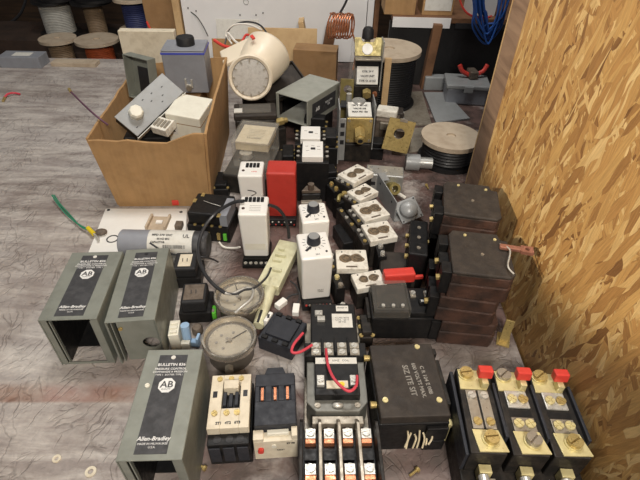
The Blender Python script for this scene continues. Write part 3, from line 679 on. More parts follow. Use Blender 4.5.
# ------------------------------------------------------------ brown breaker stacks by the strand board wall
def breaker(loc, w, l, h, rz, label, top=False, nterm=3):
    t = thing('circuit_breaker', label, 'circuit breaker', loc, rz)
    def case(g): return [(-w/2+g, -l/2+g), (w/2-.006-g, -l/2+g), (w/2-g, -l/2+.007), (w/2-g, l/2-.014), (w/2-.010, l/2-.012), (w/2-.012, l/2-g), (-w/2+.006, l/2-g), (-w/2+g, l/2-.01)]
    hc = h*.56
    MB().prism(case(0), 0, hc-.0006).build('lower_case', 'brown', t, .0018)
    if top:
        MB().prism(case(.0008), hc, h-.005).build('upper_case', 'brown', t, .0014); MB().prism(case(.0004), h-.005, h).build('cover', 'topbrown', t, .0018)
    else: MB().prism(case(.0008), hc, h).build('upper_case', 'brown', t, .0018)
    k = MB()
    for i in range(3):
        y = -l*.34+i*l*.33; k.b2(-w/2-.012, -w/2+.001, y-.011, y+.011, .003, h*(.9, .7, .86)[i])
    k.build('side_terminals', 'black', t, .001)
    for i in range(nterm):
        y = -l*.36+i*l*.36; MB().cyl((0, 0, 0), (.005, 0, .001), .0042, seg=6).build('terminal_screw', 'brass', t, loc=(-w/2-.0165, y, h*.5))
    for x, y in ((w*.28, l*.34), (-w*.22, l*.38), (w*.02, -l*.05)): screw(t, x, y, h, .0022, 'palebrass' if y > 0 else 'dullsteel', 1)
    if top:
        MB().b2(-w*.42, w*.1, -l*.49, -l*.47, h-.016, h-.0052).build('scuffed_label', 'topbrown', t)
    return t
sx, sy, srz = .2115, .4705, radians(-7)
for i in range(3):
    breaker((sx+(.004, -.004, .003)[i], sy+(0, .001, .002)[i], i*.0465), .080, .088, .046, srz+(.04, -.02, 0)[i], ('brown rusty breaker at the bottom of the front stack by the wall', 'brown rusty breaker in the middle of the front stack by the wall', 'dark brown breaker on top of the front stack by the wall')[i], i == 2, (1, 1, 2)[i])
for i in range(3):
    breaker((.229+(.0, .003, .0)[i], .592, i*.0475), .084, .090, .047, radians(-10)+(.02, -.03, 0)[i], ('bottom breaker of the rear stack by the wall', 'middle breaker of the rear stack by the wall', 'dark dusty breaker on top of the rear stack by the wall')[i], i == 2, (1, 1, 2)[i])
# small bits on the stacks
t = thing('copper_lug', 'reddish copper lug sticking out from the front breaker stack towards the wall', 'lug', (.249, .480, .1405), radians(-12))
MB().b2(-.008, .020, -.004, .004, 0, .005).build('shank', 'lug', t, .001); MB().plate_hole(.016, .013, .005, .003, mtx=Matrix.Translation((.027, 0, 0))).build('eye', 'lug', t)
tag(MB().tube([P3(500, 244, .142), P3(510, 250, .146), P3(508, 266, .146), P3(514, 274, .1445)], .0011).build('wire', 'steel', smooth=True), 'thin bare wire bent across the front breaker stack', 'wire')
t = thing('terminal_block', 'small black terminal block with brass screws left of the breaker stacks', 'terminal block', (.154, .566, 0), radians(-9))
MB().b2(-.014, .014, -.04, .045, 0, .085).build('body', 'black', t, .002)
for y in (-.025, .0, .025): MB().cyl((0, 0, 0), (-.005, 0, .0), .0042, seg=6).build('terminal_screw', 'brass', t, loc=(-.014, y, .066)); screw(t, 0, y, .085, .003, 'dullsteel')
t = thing('brass_bracket', 'bent brass strip on the table at the foot of the front breaker stack', 'bracket', (.272, .438, 0), radians(70))
MB().box((0, 0, .020), (.003, .012, .040), Matrix.Rotation(radians(12), 4, 'Y')).build('strip', 'brass', t, .0005); MB().b2(-.012, .012, -.009, .009, 0, .002).build('foot', 'brass', t)
# ------------------------------------------------------------ cardboard box and what is in it
def cardboard_box():
    t = thing('cardboard_box', 'open worn cardboard box full of electrical parts on the table', 'box', (-.315, .90, 0), radians(3))
    bw, bl, h = .088, .15, .152; tw, tl = .100, .165; T = .0045
    def panel(name, a, b, c, d, m='kraft', jag=()):   # a,b bottom; c,d top (right-to-left)
        a, b, c, d = map(Vector, (a, b, c, d)); nrm = (b-a).cross(d-a).normalized()*T
        top = [c.lerp(d, k/12) for k in range(13)]
        top = [p+Vector((0, 0, random.uniform(-.0022, .0022)-(jag[i] if i < len(jag) else 0))) for i, p in enumerate(top)]
        bm = MB(); f = [a, b]+top
        v0 = [bm.bm.verts.new(p) for p in f]; v1 = [bm.bm.verts.new(p+nrm) for p in f]; n = len(f)
        bm.bm.faces.new(v0); bm.bm.faces.new(v1[::-1])
        for i in range(n): bm.bm.faces.new((v0[i], v1[i], v1[(i+1) % n], v0[(i+1) % n]))
        return bm.build(name, m, t)
    B = lambda x, y: (x*bw, y*bl, .001); U = lambda x, y, dz=0: (x*tw, y*tl, h+dz)
    panel('front_panel', B(-1, -1), B(1, -1), U(1, -1, .012), U(-1, -1), jag=(0, 0, .004, .010, .013, .012, .010, .009, .006, .004, .002))
    panel('side_panel', B(1, -1), B(1, 1), U(1, 1, .03), U(1, -1, .012))
    panel('side_panel', B(-1, 1), B(-1, -1), U(-1, -1), U(-1, 1, .012))
    panel('back_panel', B(1, 1), B(-1, 1), U(-1, 1, .012), U(1, 1, .03))
    MB().b2(-bw+.001, bw-.001, -bl+.001, bl-.001, 0, .004).build('bottom_panel', 'kraft', t)
    return t
cardboard_box()
MB_ = MB()
def blk(name, label, cat, loc, d, rz=0, m='black', bev=.002, tilt=None, extra=None, z0=0):
    t = thing(name, label, cat, loc, rz, tilt=tilt)
    MB().b2(-d[0]/2, d[0]/2, -d[1]/2, d[1]/2, z0, d[2]).build('body', m, t, bev)
    if extra: extra(t)
    return t
blk('dark_module', 'black electrical module low inside the cardboard box', 'module', (-.345, .855, .0045), (.09, .07, .105), .1, 'black', .003)
blk('dark_module', 'black module low in the right half of the cardboard box', 'module', (-.262, .86, .0045), (.055, .07, .088), .05, 'black2', .003)
blk('dark_module', 'brown carton deep at the back of the cardboard box', 'module', (-.33, .975, .0045), (.13, .12, .13), .05, 'kraftdark', .002)
# open grey cover standing in the box
t = thing('switch_cover', 'small dark grey open cover standing upright in the rear left of the cardboard box', 'cover', (-.376, .955, .130), radians(-30), tilt=(radians(-6), 0, radians(-28)))
b = MB(); b.b2(-.032, .032, .002, .004, 0, .088); b.b2(-.034, -.032, -.018, .004, 0, .088); b.b2(.032, .034, -.018, .004, 0, .088); b.b2(-.032, .032, -.018, .002, .086, .088); b.b2(-.032, .032, -.018, .002, 0, .002)
b.build('shell', 'grey', t, .0006); MB().b2(-.016, .018, .0002, .0018, .012, .064).build('opening', 'black_ink', t)
# thermostat plate with white knob
c = P3(147, 100, .172)
t = thing('thermostat', 'sloping grey faceplate with a white knob in the cardboard box', 'control panel', (c.x, c.y, c.z-.02), tilt=(radians(40), radians(-20), radians(56)))
MB().b2(-.062, .062, -.026, .026, 0, .024).build('housing', 'black', t, .002)
MB().b2(-.065, .065, -.026, .026, .024, .027).build('faceplate', 'lightgrey', t, .001)
MB().lathe([(0, .016), (.011, .016), (.0135, .012), (.0135, 0), (0, 0)], 8).build('knob', 'white', t, .001, loc=(-.034, .004, .027))
for x, y in ((-.004, .014), (.006, .002), (.018, .012), (.03, -.004), (.02, -.012), (.042, .008), (-.052, -.014)): MB().b2(x-.002, x+.002, y-.0008, y+.0008, .0271, .0273).build('marking', 'black_ink', t)
MB().b2(-.067, .067, -.0295, -.0282, .010, .026).build('edge_trim', 'label', t)
# grey enclosure with blue stripe
c = WY(189, 80, .99)
t = thing('grey_enclosure', 'blue-grey metal enclosure with a blue stripe and black knob at the box rear', 'enclosure', (c.x, 1.0, .140), radians(4))
MB().b2(-.043, .043, -.035, .035, 0, .086).build('body', 'bluegrey', t, .002)
MB().b2(-.044, .044, -.0358, .036, .080, .0835).build('stripe', 'blue', t); MB().b2(-.043, .043, -.035, .035, .0862, .0885).build('lid', 'bluegrey', t, .001)
MB().lathe([(0, .016), (.017, .016), (.0185, .013), (.0185, 0), (0, 0)], 28).build('knob', 'rubber', t, loc=(.002, .002, .0885), smooth=True)
k = MB(); k.b2(-.004, .012, -.040, -.035, .012, .020); k.b2(-.004, .000, -.040, -.035, .020, .032); k.b2(.008, .012, -.040, -.035, .020, .030); k.build('latch', 'steel', t, .0006)
MB().cyl((0, 0, 0), (0, -.008, 0), .0055, seg=14).build('latch_knob', 'dullsteel', t, loc=(.004, -.038, .014), smooth=True)
# white carton with label
c = P3(191, 97, .18)
t = thing('white_carton', 'small white carton with a printed label in the cardboard box', 'carton', (c.x-.008, c.y-.004, .1), tilt=(radians(8), radians(4), radians(-10)))
MB().b2(-.034, .034, -.030, .042, 0, .066).build('body', 'white', t, .002); MB().b2(-.034, -.013, -.0306, -.0302, .022, .055).build('label', 'label', t)
for i in range(3): MB().b2(-.030, -.018, -.0309, -.0306, .028+.008*i, .031+.008*i).build('printing', 'black_ink', t)
MB().b2(-.0345, .0345, -.0302, .0352, .047, .0485).build('lid_seam', 'kraftdark', t)
t = thing('relay_socket', 'small tan relay socket in the front of the cardboard box', 'socket', P3(164, 124, .145) - Vector((0, 0, .012)), tilt=(radians(18), 0, radians(-25)))
MB().b2(-.018, .018, -.015, .015, 0, .016).build('body', 'dirtywhite', t, .001)
for i in range(4): MB().b2(-.014+i*.008, -.009+i*.008, -.009, .009, .016, .018).build('contact', 'dullsteel', t)
t = thing('relay_socket', 'second socket with steel clips beside the white carton in the box', 'socket', P3(172, 114, .135) - Vector((0, 0, .012)), tilt=(radians(10), radians(10), radians(30)))
MB().b2(-.012, .012, -.01, .01, 0, .014).build('body', 'dirtywhite', t, .001); MB().b2(-.009, .009, -.003, .003, .014, .019).build('clip', 'steel', t)
t = thing('purple_wire', 'purple wire with a brass end hanging over the left rim of the cardboard box', 'wire', (0, 0, 0))
MB().tube([P3(71, 92, .15), P3(83, 104, .158), P3(95, 115, .165), P3(108, 125, .15)], .0018).build('wire', 'purplewire', t, smooth=True)
MB().tube([P3(69, 89, .15), P3(71, 92, .15)], .003, 8, 0).build('tip', 'brass', t)
t = thing('red_wire', 'short red wire with a brass end at the far left table side', 'wire', (0, 0, 0))
MB().tube([P3(4, 98, .004), P3(8, 94, .008), P3(14, 93, .006), P3(20, 94, .004)], .0028).build('wire', 'redwire', t, smooth=True)
MB().tube([P3(3, 101, .003), P3(5, 97, .004)], .0035, 8, 0).build('tip', 'brass', t)
tag(MB().tube([WY(147, 22, 1.45), WY(151, 30, 1.40), WY(158, 36, 1.33), WY(166, 41, 1.25)], .003).build('wire', 'brightred', smooth=True), 'red wire rising behind the left of the grey enclosure', 'wire')
t = thing('red_plastic_bit', 'tiny red plastic cap in front of the cardboard box', 'cap', (*W(176, 204, .004), 0), .2)
MB().b2(-.0065, .0065, -.006, .006, .0045, .016).build('body', 'brightred', t, .0015)

# ------------------------------------------------------------ beige lamp and parts around it
t = thing('round_lamp', 'beige lamp head with round frosted lens leaning out beside the cardboard box', 'lamp', (-.164, 1.04, .150))
d = (Vector((.0, 0, .55))-Vector((-.164, 1.04, .150))).normalized(); d = (d+Vector((-.10, -.02, -.14))).normalized()
m4 = d.to_track_quat('Z', 'Y').to_matrix().to_4x4()
MB().lathe([(0, -.055), (.028, -.055), (.040, -.035), (.0475, .0), (.049, .018), (.046, .021), (.041, .019), (.041, .014), (0, .014)], 40, m4).build('head', 'lampwhite', t, smooth=True)
MB().lathe([(.0405, .0145), (.0385, .0195), (0, .0225)], 40, m4).build('lens', 'lens', t, smooth=True)
for i in range(12): a = i*pi/6; MB().box((0, 0, 0), (.006, .003, .004)).build('lens_clip', 'dullsteel', t, loc=m4 @ Vector((.036*cos(a), .036*sin(a), .0195)), rot=(m4 @ Matrix.Rotation(a, 4, 'Z')).to_euler())
ax0 = Vector((0, 0, 0))-d*.02; ax1 = WY(270, 50, 1.13)-t.location
dd = (ax1-ax0).normalized(); m5 = Matrix.Translation(ax0) @ dd.to_track_quat('Z', 'Y').to_matrix().to_4x4(); LL = (ax1-ax0).length
MB().lathe([(0, -.01), (.036, -.01), (.047, .01), (.053, .04), (.056, LL-.008), (.050, LL), (0, LL)], 40, m5).build('housing', 'lampwhite', t, smooth=True)
MB().box((0, 0, 0), (.105, .050, .012)).build('flange', 'lampwhite', t, .004, loc=WY(243, 50, 1.09)-t.location, rot=(radians(20), radians(-22), radians(12)), seg=3)
MB().box((0, 0, 0), (.007, .012, .004)).build('red_mark', 'brightred', t, loc=Vector((.004, .036, .074)), rot=(.3, -.3, .5))
blk('dark_crate', 'dark steel box under the beige lamp beside the cardboard box', 'box', (-.155, 1.165, 0), (.10, .10, .085), .05, 'black2', .003)
t = thing('lamp_wires', 'red, black and white wires looped above the beige lamp', 'wire', (0, 0, 0))
MB().tube([WY(225, 44, 1.22), WY(230, 28, 1.25), WY(244, 22, 1.25), WY(258, 24, 1.24), WY(266, 32, 1.2), WY(268, 42, 1.16)], .0022).build('wire', 'blackwire', t, smooth=True)
MB().tube([WY(232, 44, 1.2), WY(226, 34, 1.22), WY(232, 26, 1.22), WY(240, 24, 1.22), WY(250, 25, 1.22), WY(262, 30, 1.2)], .0022).build('wire', 'whitewire', t, smooth=True)
MB().tube([WY(230, 40, 1.21), WY(228, 33, 1.21), WY(236, 42, 1.2), WY(246, 46, 1.17)], .003).build('wire', 'whitewire', t, smooth=True)
MB().tube([WY(214, 40, 1.18), WY(224, 46, 1.17), WY(236, 48, 1.16), WY(248, 47, 1.15)], .004).build('wire', 'brightred', t, smooth=True)
MB().tube([WY(242, 42, 1.2), WY(246, 35, 1.21), WY(251, 37, 1.2), WY(248, 43, 1.18)], .003).build('wire', 'brightred', t, smooth=True)
MB().tube([WY(246, 47, 1.16), WY(250, 52, 1.13), WY(252, 56, 1.1)], .003).build('wire', 'blackwire', t, smooth=True)

# dark tray, glass lid, open cover
t = thing('dark_tray', 'flat dark metal tray leaning between the beige lamp and the open grey cover', 'tray', P3(281, 84, .100), tilt=(radians(22), radians(-10), radians(30)))
MB().b2(-.055, .055, -.045, .045, 0, .004).build('floor', 'topbrown', t, .001)
for a in (-1, 1): MB().b2(-.055, .055, a*.045-.0015, a*.045+.0015, 0, .012).build('rim', 'topbrown', t); MB().b2(a*.055-.0015, a*.055+.0015, -.045, .045, 0, .012).build('rim', 'topbrown', t)
blk('dark_crate', 'black steel box under the dark tray', 'box', (-.065, 1.20, 0), (.09, .09, .075), .1, 'black', .003)
t = thing('glass_cover_meter', 'brown meter with a dusty glossy lid below the beige lamp', 'meter', (*W(255, 108, .10), 0), radians(8))
MB().b2(-.045, .045, -.03, .03, 0, .085).build('body', 'black2', t, .003); MB().b2(-.047, .047, -.032, .032, .085, .098).build('lid', 'topbrown', t, .003)
MB().b2(-.035, .035, -.022, .022, .0985, .100).build('glass', 'clear', t); MB().b2(-.046, -.028, -.02, .0, .0985, .1005).build('label', 'label', t)  # pale patch at the left paints a glint on the lid
t = thing('brass_fitting', 'small gold coloured fitting lying beside the brown glossy meter', 'fitting', (*W(276, 121, .07), 0), tilt=(0, 0, radians(35)))
MB().b2(-.018, .018, -.014, .014, 0, .055).build('mount', 'black2', t, .002); MB().cyl((-.018, 0, .066), (.018, 0, .066), .0095, seg=6).build('hex_body', 'brass', t, .001); MB().cyl((.018, 0, .066), (.028, 0, .066), .006).build('stem', 'brass', t)

def open_cover():
    z = .115
    cx, cy, w, l, rz = Q([(309, 69.5), (337, 83), (305, 105), (282, 93)], z); w, l, rz = .088, .140, radians(-32)
    # long axis runs from lower left to upper right
    t = thing('open_cover', 'grey open metal cover with a dark printed side behind the twin contactors', 'control cover', (cx, cy, z-.062), rz); T = .0025
    print('opencover', cx, cy, w, l, degrees(rz))
    h = .062
    b = MB(); b.b2(-w/2, w/2, -l/2, l/2, h-T, h); b.b2(-w/2, w/2, -l/2, l/2, 0, T); b.b2(w/2-T, w/2, -l/2, l/2, T, h-T); b.b2(-w/2, w/2-T, l/2-T, l/2, T, h-T)
    b.b2(-w/2, -w/2+.008, -l/2, -l/2+.002, T, h-T)
    b.build('shell', 'palegrey', t, .001)
    MB().b2(w/2, w/2+.0006, -l*.36, l*.36, .012, h-.014).build('side_label', 'plate', t)
    text(t, 'AB', .013, (w/2+.0009, -l*.2, h*.48), rot=(pi/2, 0, pi/2), bold=.0003); text(t, 'BULLETIN\n836', .007, (w/2+.0009, l*.14, h*.48), rot=(pi/2, 0, pi/2))
    return t
t = open_cover()
blk('dark_crate', 'black plastic block under the open grey cover', 'box', (t.location.x+.012, t.location.y, 0), (.07, .07, t.location.z-.0005), t.rotation_euler.z, 'black', .002)

def clear_meter():
    t = thing('panel_meter', 'meter with an ivory dial card under a clear plastic case', 'meter', (-.136, .868, 0), tilt=(radians(2), 0, radians(-8)))
    w, l = .078, .088
    MB().b2(-w*.68, w*.68, -l*.85, l*.45, .002, .045).build('base', 'black2', t, .003)
    MB().b2(-w/2+.006, w/2-.006, -l/2+.012, l/2-.006, .08, .098).build('dial_card', 'dial', t)
    for i in range(6): MB().b2(-.016, .018, -.010+i*.006, -.0095+i*.006, .0982, .0984).build('printing', 'grey_ink', t)
    text(t, 'AC AMPERES', .005, (0, -.014, .0983), 'black_ink')
    MB().b2(-w/2, w/2, -l/2, l/2, .046, .106).build('clear_case', 'clearer', t, .004)
    f = MB(); 
    for a in (-1, 1): f.b2(-w/2-.001, w/2+.001, a*(l/2)-.002, a*(l/2)+.002, .102, .106); f.b2(a*(w/2)-.002, a*(w/2)+.002, -l/2+.002, l/2-.002, .102, .106)
    f.build('case_rim', 'clear', t, .001)
    MB().prism([(-w*.68, -l*.85), (w*.60, -l*.85), (w*.56, -l/2-.001), (-w*.56, -l/2-.001)], .046, .066).build('clear_skirt', 'clear', t, .003)
    MB().cyl((0, 0, 0), (0, 0, .012), .013, seg=24).build('coil', 'steel', t, loc=(-.012, -l*.40, .066))
clear_meter()

# ------------------------------------------------------------ twin white faced contactors
def aux_contactor(quad, z, label, marks):
    cx, cy, w, l, rz = Q(quad, z)
    t = thing('small_contactor', label, 'contactor', (cx, cy, 0), radians(1)); w = .040
    MB().b2(-w*.78, w*.78, -l/2-.002, l/2-.001, 0, z-.012).build('body', 'black', t, .001)
    MB().b2(-w/2, w/2, -l/2+.001, l/2-.002, z-.012, z).build('face', 'cleanwhite', t, .001)
    MB().b2(-.004, .005, -.004, .004, z, z+.0004).build('window', 'black_ink', t)
    for sx in (-1, 1):
        for k in range(3):
            y = -l*.3+k*l*.28
            MB().b2(sx*w*.66-.0045, sx*w*.66+.0045, y-.003, y+.003, z-.012, z-.006).build('terminal', 'black2', t, .0005)
            screw(t, sx*w*.70, y, z-.006, .0028, 'steel' if k < 2 else 'brass', 2)
    for (x, y) in marks: MB().b2(x-.003, x+.003, y-.0006, y+.0006, z, z+.0003).build('marking', 'grey_ink', t)
    return t
aux_contactor([(301.6, 125.6), (319, 126), (320, 139), (301.6, 139)], .10, 'rear of the two black contactors with a white face, under the open grey cover', [(-.01, .006), (.012, -.006)])
aux_contactor([(301.6, 140.6), (322, 140.6), (324.5, 157), (303, 157)], .10, 'front of the two black contactors, with a clean white face and small window', [(-.012, .009), (0, .011), (.011, .009), (-.01, -.008), (.012, -.003)])
t = thing('rusty_contact', 'corroded metal contact bracket in front of the twin contactors', 'bracket', (*W(311, 190, .05), 0), .1)
MB().b2(-.018, .018, -.008, .010, 0, .045).build('mount', 'black', t, .002)
MB().prism([(-.018, -.004), (.018, -.004), (.012, .006), (.008, .013), (-.008, .013), (-.012, .006)], .045, .052).build('bracket', 'rustgrey', t, .001); MB().cyl((0, 0, .052), (0, 0, .064), .006).build('post', 'rustgrey', t)
MB().b2(-.020, .020, -.019, -.009, 0, .034).build('lower_bar', 'dullsteel', t, .001)

# ------------------------------------------------------------ plug in timer relays
def timer(x, y, rz, w, l, h, label, kind, m='cleanwhite', base=.012, taper=.9):
    t = thing('plug_in_relay', label, 'relay', (x, y, 0), rz)
    s = MB(); s.b2(-w*.5, w*.5, -l/2-.010, l/2, 0, base*.6); s.b2(-w*.46, w*.46, -l/2, l/2, base*.6, base); s.build('socket', 'black', t, .001)
    for i in range(5): screw(t, -w*.38+i*w*.19, -l/2-.0055, base*.6, .0028, 'steel', 2)
    b = MB(); v = b.prism([(-w/2, -l/2), (w/2, -l/2), (w/2, l/2), (-w/2, l/2)], base, h)
    if taper < 1:
        for q in b.bm.verts:
            if q.co.z < h-.001: q.co.x *= taper; q.co.y = l/2-(l/2-q.co.y)*taper
    b.build('case', m, t, .0035, seg=3)
    return t, w, l, h
W1 = W(243, 219, .105)
t, w, l, h = timer(-.108, .612, radians(2), .046, .052, .106, 'front white plug-in relay with black switch array, beside the black cable', 1, base=.013)
MB().b2(-w*.38, w*.38, -l/2+.0035, -l/2+.0055, .030, h-.010).build('front_panel', 'white', t, .0006)
k = MB(); 
for i in range(5): k.b2(-.0155+i*.0065, -.0103+i*.0065, l*.16, l*.38, h, h+.002)
k.build('switch_array', 'black', t); MB().cyl((0, 0, 0), (0, 0, .001), .0026, seg=14).build('indicator', 'brown', t, loc=(-w*.34, -l*.18, h))
for i in range(4): MB().b2(-.006+.0, .012, -l*.30+i*.0045, -l*.30+i*.0045+.0006, h, h+.0002).build('printing', 'grey_ink', t)
c = Q([(239, 161), (264, 161), (265, 180), (237, 180)], .10)
t, w, l, h = timer(c[0], c[1], radians(2), .044, .052, .104, 'rear white plug-in relay with a scribbled mark, left of the red relay', 1, base=.02)
k = MB()
for i in range(4): k.b2(-.010+i*.0065, -.005+i*.0065, l*.05, l*.30, h, h+.002)
k.build('switch_array', 'black', t); MB().cyl((0, 0, 0), (0, 0, .001), .0026, seg=14).build('indicator', 'brown', t, loc=(-w*.30, -l*.15, h))
text(t, 'TIME', .005, (.006, -l*.22, h+.0002), 'brightred')
MB().tube([(-.006, -l/2-.0006, h*.72), (.004, -l/2-.0006, h*.70), (.009, -l/2-.0006, h*.66), (0, -l/2-.0006, h*.60)], .0007).build('pen_mark', 'black_ink', t)
c = Q([(266, 161), (296, 161), (297, 176), (266, 176)], .104)
t, w, l, h = timer(c[0]+.001, c[1]-.004, radians(1), .052, .046, .110, 'bright red plug-in relay standing between the white relays and the contactors', 2, 'red', .012, 1)
MB().b2(-w*.5, w*.5, -l/2-.012, -l/2, .004, .018).build('pin_strip', 'rubber', t, .001)
for i in range(9):
    MB().ball((0, 0, 0), .0016).build('pin', ('brightred', 'label')[i % 2], t, loc=(-w*.45+i*w*.11, -l/2-.012, .006+.006*(i % 2)))
def knob_relay(quad, z, label, group, lw=(.046, .060)):
    cx, cy, w, l, rz = Q(quad, z)
    w, l = lw
    t, w, l, h = timer(cx, cy, rz, w, l, z, label, 3, base=.009, taper=.93)
    MB().lathe([(0, .012), (.0085, .012), (.0095, .010), (.0105, 0), (0, 0)], 24).build('knob', 'char', t, loc=(0, l*.10, h), smooth=True)
    MB().lathe([(0, .0008), (.0078, .0006), (.0078, 0)], 24).build('knob_cap', 'lightgrey', t, loc=(0, l*.10, h+.0121), smooth=True)
    for i in range(11):
        a = radians(150+i*24); r0 = .0155; x, y = r0*cos(a), r0*sin(a)+l*.10
        MB().box((0, 0, 0), (.0045, .0006, .0004)).build('tick', 'black_ink', t, loc=(x, y, h+.0001), rot=(0, 0, a))
    MB().cyl((0, 0, 0), (0, 0, .001), .0017, seg=12).build('indicator', 'black_ink', t, loc=(w*.33, -l*.28, h)); MB().box((0, 0, 0), (.012, .004, .0005)).build('pointer_mark', 'black_ink', t, loc=(-.010, -.008, h+.0001), rot=(0, 0, .8))
    text(t, 'SEC', .004, (.002, -l*.36, h+.0002), 'black_ink')
    text(t, 'RELAY\nTIMER', .0035, (.006, -l/2*.93-.001, z*.30), 'grey_ink', rot=(radians(86), 0, 0))
    return t
knob_relay([(297, 203), (325, 201), (331, 222), (302, 224)], .10, 'rear white timer relay with a grey knob on its top', None, (.044, .052))
knob_relay([(294.6, 233), (327, 231), (333, 257), (303, 260)], .098, 'front white timer relay with a grey knob, beside the ivory level switch', None, (.047, .060))
c = W(318, 302, 0)
t = thing('terminal_socket', 'black socket strip with red and white dots below the front timer relay', 'socket', (c[0], c[1]-.012, 0), .08)
MB().b2(-.022, .022, -.006, .006, 0, .012).build('body', 'rubber', t, .001)
for i in range(8): MB().ball((0, 0, 0), .0018).build('contact', ('brightred', 'label', 'redwire')[i % 3], t, loc=(-.018+i*.0052, -.005, .0115))

# ------------------------------------------------------------ white panel, capacitor, black relay
t = thing('back_plate', 'white steel back plate with a short mounting rail under the grey capacitor', 'plate', (*W(140, 232, .0), 0), 0)
ox, oy = t.location.x, t.location.y
MB().prism([(W(a, b_, .004)[0]-ox, W(a, b_, .004)[1]-oy) for a, b_ in ((86, 258), (184, 262), (187, 208.5), (105.6, 208.5))], 0, .004).build('plate', 'cleanwhite', t, .0006)
r0 = W(158, 221, .01)
f = MB(); f.b2(-.019, -.015, -.02, .02, 0, .008); f.b2(.015, .019, -.02, .02, 0, .008); f.b2(-.015, .015, -.02, .02, 0, .0015); f.build('mounting_rail', 'flange', t, .0004, loc=(r0[0]-ox, r0[1]-oy, .004))
MB().lathe([(.0085, 0), (.0085, .0008), (.0105, .0008), (.0105, 0)], 28).build('ring_mark', 'black_ink', t, loc=(P3(112.5, 239, .004)-Vector((ox, oy, 0))))
for a, b_ in ((108.5, 210), (181, 212)): MB().cyl((0, 0, 0), (0, 0, .0004), .003, seg=14).build('screw_hole', 'black_ink', t, loc=(P3(a, b_, .004)-Vector((ox, oy, 0))))
MB().b2(-.006, .006, -.004, .004, 0, .004).build('clip', 'cleanwhite', t, .0005, loc=(r0[0]-ox+.002, r0[1]-oy, .0056))
tag(MB().b2(-.0065, .0065, -.008, .008, 0, .010).build('spacer', 'rustgrey', bev=.001, loc=(*W(179, 225, .01), .0042)), 'small brown metal spacer on the white back plate by the black relay', 'spacer')
def capacitor():
    R = .0228; a = P3(122, 242.5, .0272); b = P3(209, 244.5, .0272); d = b-a
    t = thing('capacitor', 'grey cylindrical capacitor with a white barcode label', 'capacitor', (a.x, a.y, .0042), atan2(d.y, d.x)); L = d.length
    print('cap L', L)
    MB().lathe([(0, 0), (R-.002, 0), (R, .002), (R, L*.34)], 36, Matrix.Translation((0, 0, R)) @ Matrix.Rotation(pi/2, 4, 'Y')).build('can', 'bluegrey', t, smooth=True)
    MB().lathe([(R+.0003, L*.34), (R+.0003, L*.84)], 36, Matrix.Translation((0, 0, R)) @ Matrix.Rotation(pi/2, 4, 'Y')).build('label', 'label', t, smooth=True)
    MB().lathe([(R, L*.84), (R, L-.004), (R-.003, L), (0, L)], 36, Matrix.Translation((0, 0, R)) @ Matrix.Rotation(pi/2, 4, 'Y')).build('end_cap', 'plate', t, smooth=True)
    def on(x, ang, sx, sy, m='black_ink'): 
        MB().box((0, 0, 0), (sx, sy, .0003)).build('barcode_bar', m, t, loc=(x, (R+.0006)*sin(ang), R+(R+.0006)*cos(ang)), rot=(-ang, 0, 0))
    x = L*.52
    while x < L*.76:
        wd = random.choice((.0006, .001, .0014)); on(x, radians(-62), wd, .006); x += wd+random.choice((.0008, .0012))
    for s, x, ang, sz in (('MFD 370 VAC', .50, -12, .0056), ('60 HZ 85C', .52, -30, .0045), ('CAPACITOR', .46, -44, .0042), ('UL', .77, -16, .0095)):
        an = radians(ang); text(t, s, sz, (L*x, (R+.0008)*sin(an), R+(R+.0008)*cos(an)), 'black_ink', rot=(-an, 0, 0), bold=.00015)
capacitor()
def big_black_relay():
    cx, cy, w, l, rz = Q([(195, 190), (236, 193), (230, 225), (185, 215)], .058)
    print('bbr', cx, cy, w, l, degrees(rz))
    t = thing('block_relay', 'black relay block with brass corners between the box and the white relays', 'relay', (cx-.001, cy+.002, 0), radians(-6)); w, l = .076, .066
    MB().b2(-w/2, w/2, -l/2, l/2, 0, .034).build('base', 'black', t, .002); MB().b2(-w/2+.003, w/2-.003, -l/2+.004, l/2, .034, .058).build('cover', 'black', t, .003)
    MB().b2(w*.30, w/2-.002, -l/2+.003, l/2-.01, .035, .0585).build('blue_label', 'bluegrey', t)
    for x, y in ((-w*.42, l*.1), (-w*.3, l*.4), (w*.3, -l*.46)): MB().b2(x-.003, x+.003, y-.005, y+.005, .058, .0595).build('terminal', 'brass', t, .0004)
    for x in (-.3, -.1, .1, .3): screw(t, w*x, -l/2+.0018, .034, .0028, 'brass')
    for x in (0, .25, .4): MB().b2(w*x-.003, w*x+.003, -l/2-.004, -l/2, .008, .022).build('front_terminal', 'brass' if x < .3 else 'green', t, .0004)
    tag_ = MB().tube([(-w*.2, l*.1, .060), (0, 0, .0605), (w*.25, -l*.08, .060)], .0006).build('link_wire', 'steel', t, smooth=True)
big_black_relay()
t = thing('green_wire', 'green wire pair with a yellow ring terminal on the white back plate', 'wire', (0, 0, 0))
MB().tube([P3(52, 195, .012), P3(57, 203, .008), P3(66, 214, .006), P3(78, 224, .007), P3(88, 229, .009)], .0014).build('wire', 'greenwire', t, smooth=True)
MB().tube([P3(54, 195, .010), P3(60, 204, .005), P3(70, 215, .003), P3(80, 226, .007), P3(88, 230, .009)], .0014).build('wire', 'greenwire', t, smooth=True)
MB().tube([P3(88, 228, .009), P3(91, 231, .009), P3(94, 234, .009)], .0042, 10, 0).build('yellow_sleeve', 'yellow', t, smooth=True); MB().tube([P3(94, 234, .009), P3(98, 238, .009), P3(98, 241, .008)], .0022, 8, 0).build('ring_terminal', 'steel', t)
tag(MB().ball((0, 0, 0), .009, (1.2, 1, .5)).build('metal_knob', 'rustgrey', loc=P3(101, 232, .0085), smooth=True), 'small dull metal knob on the white plate next to the yellow terminal', 'knob')
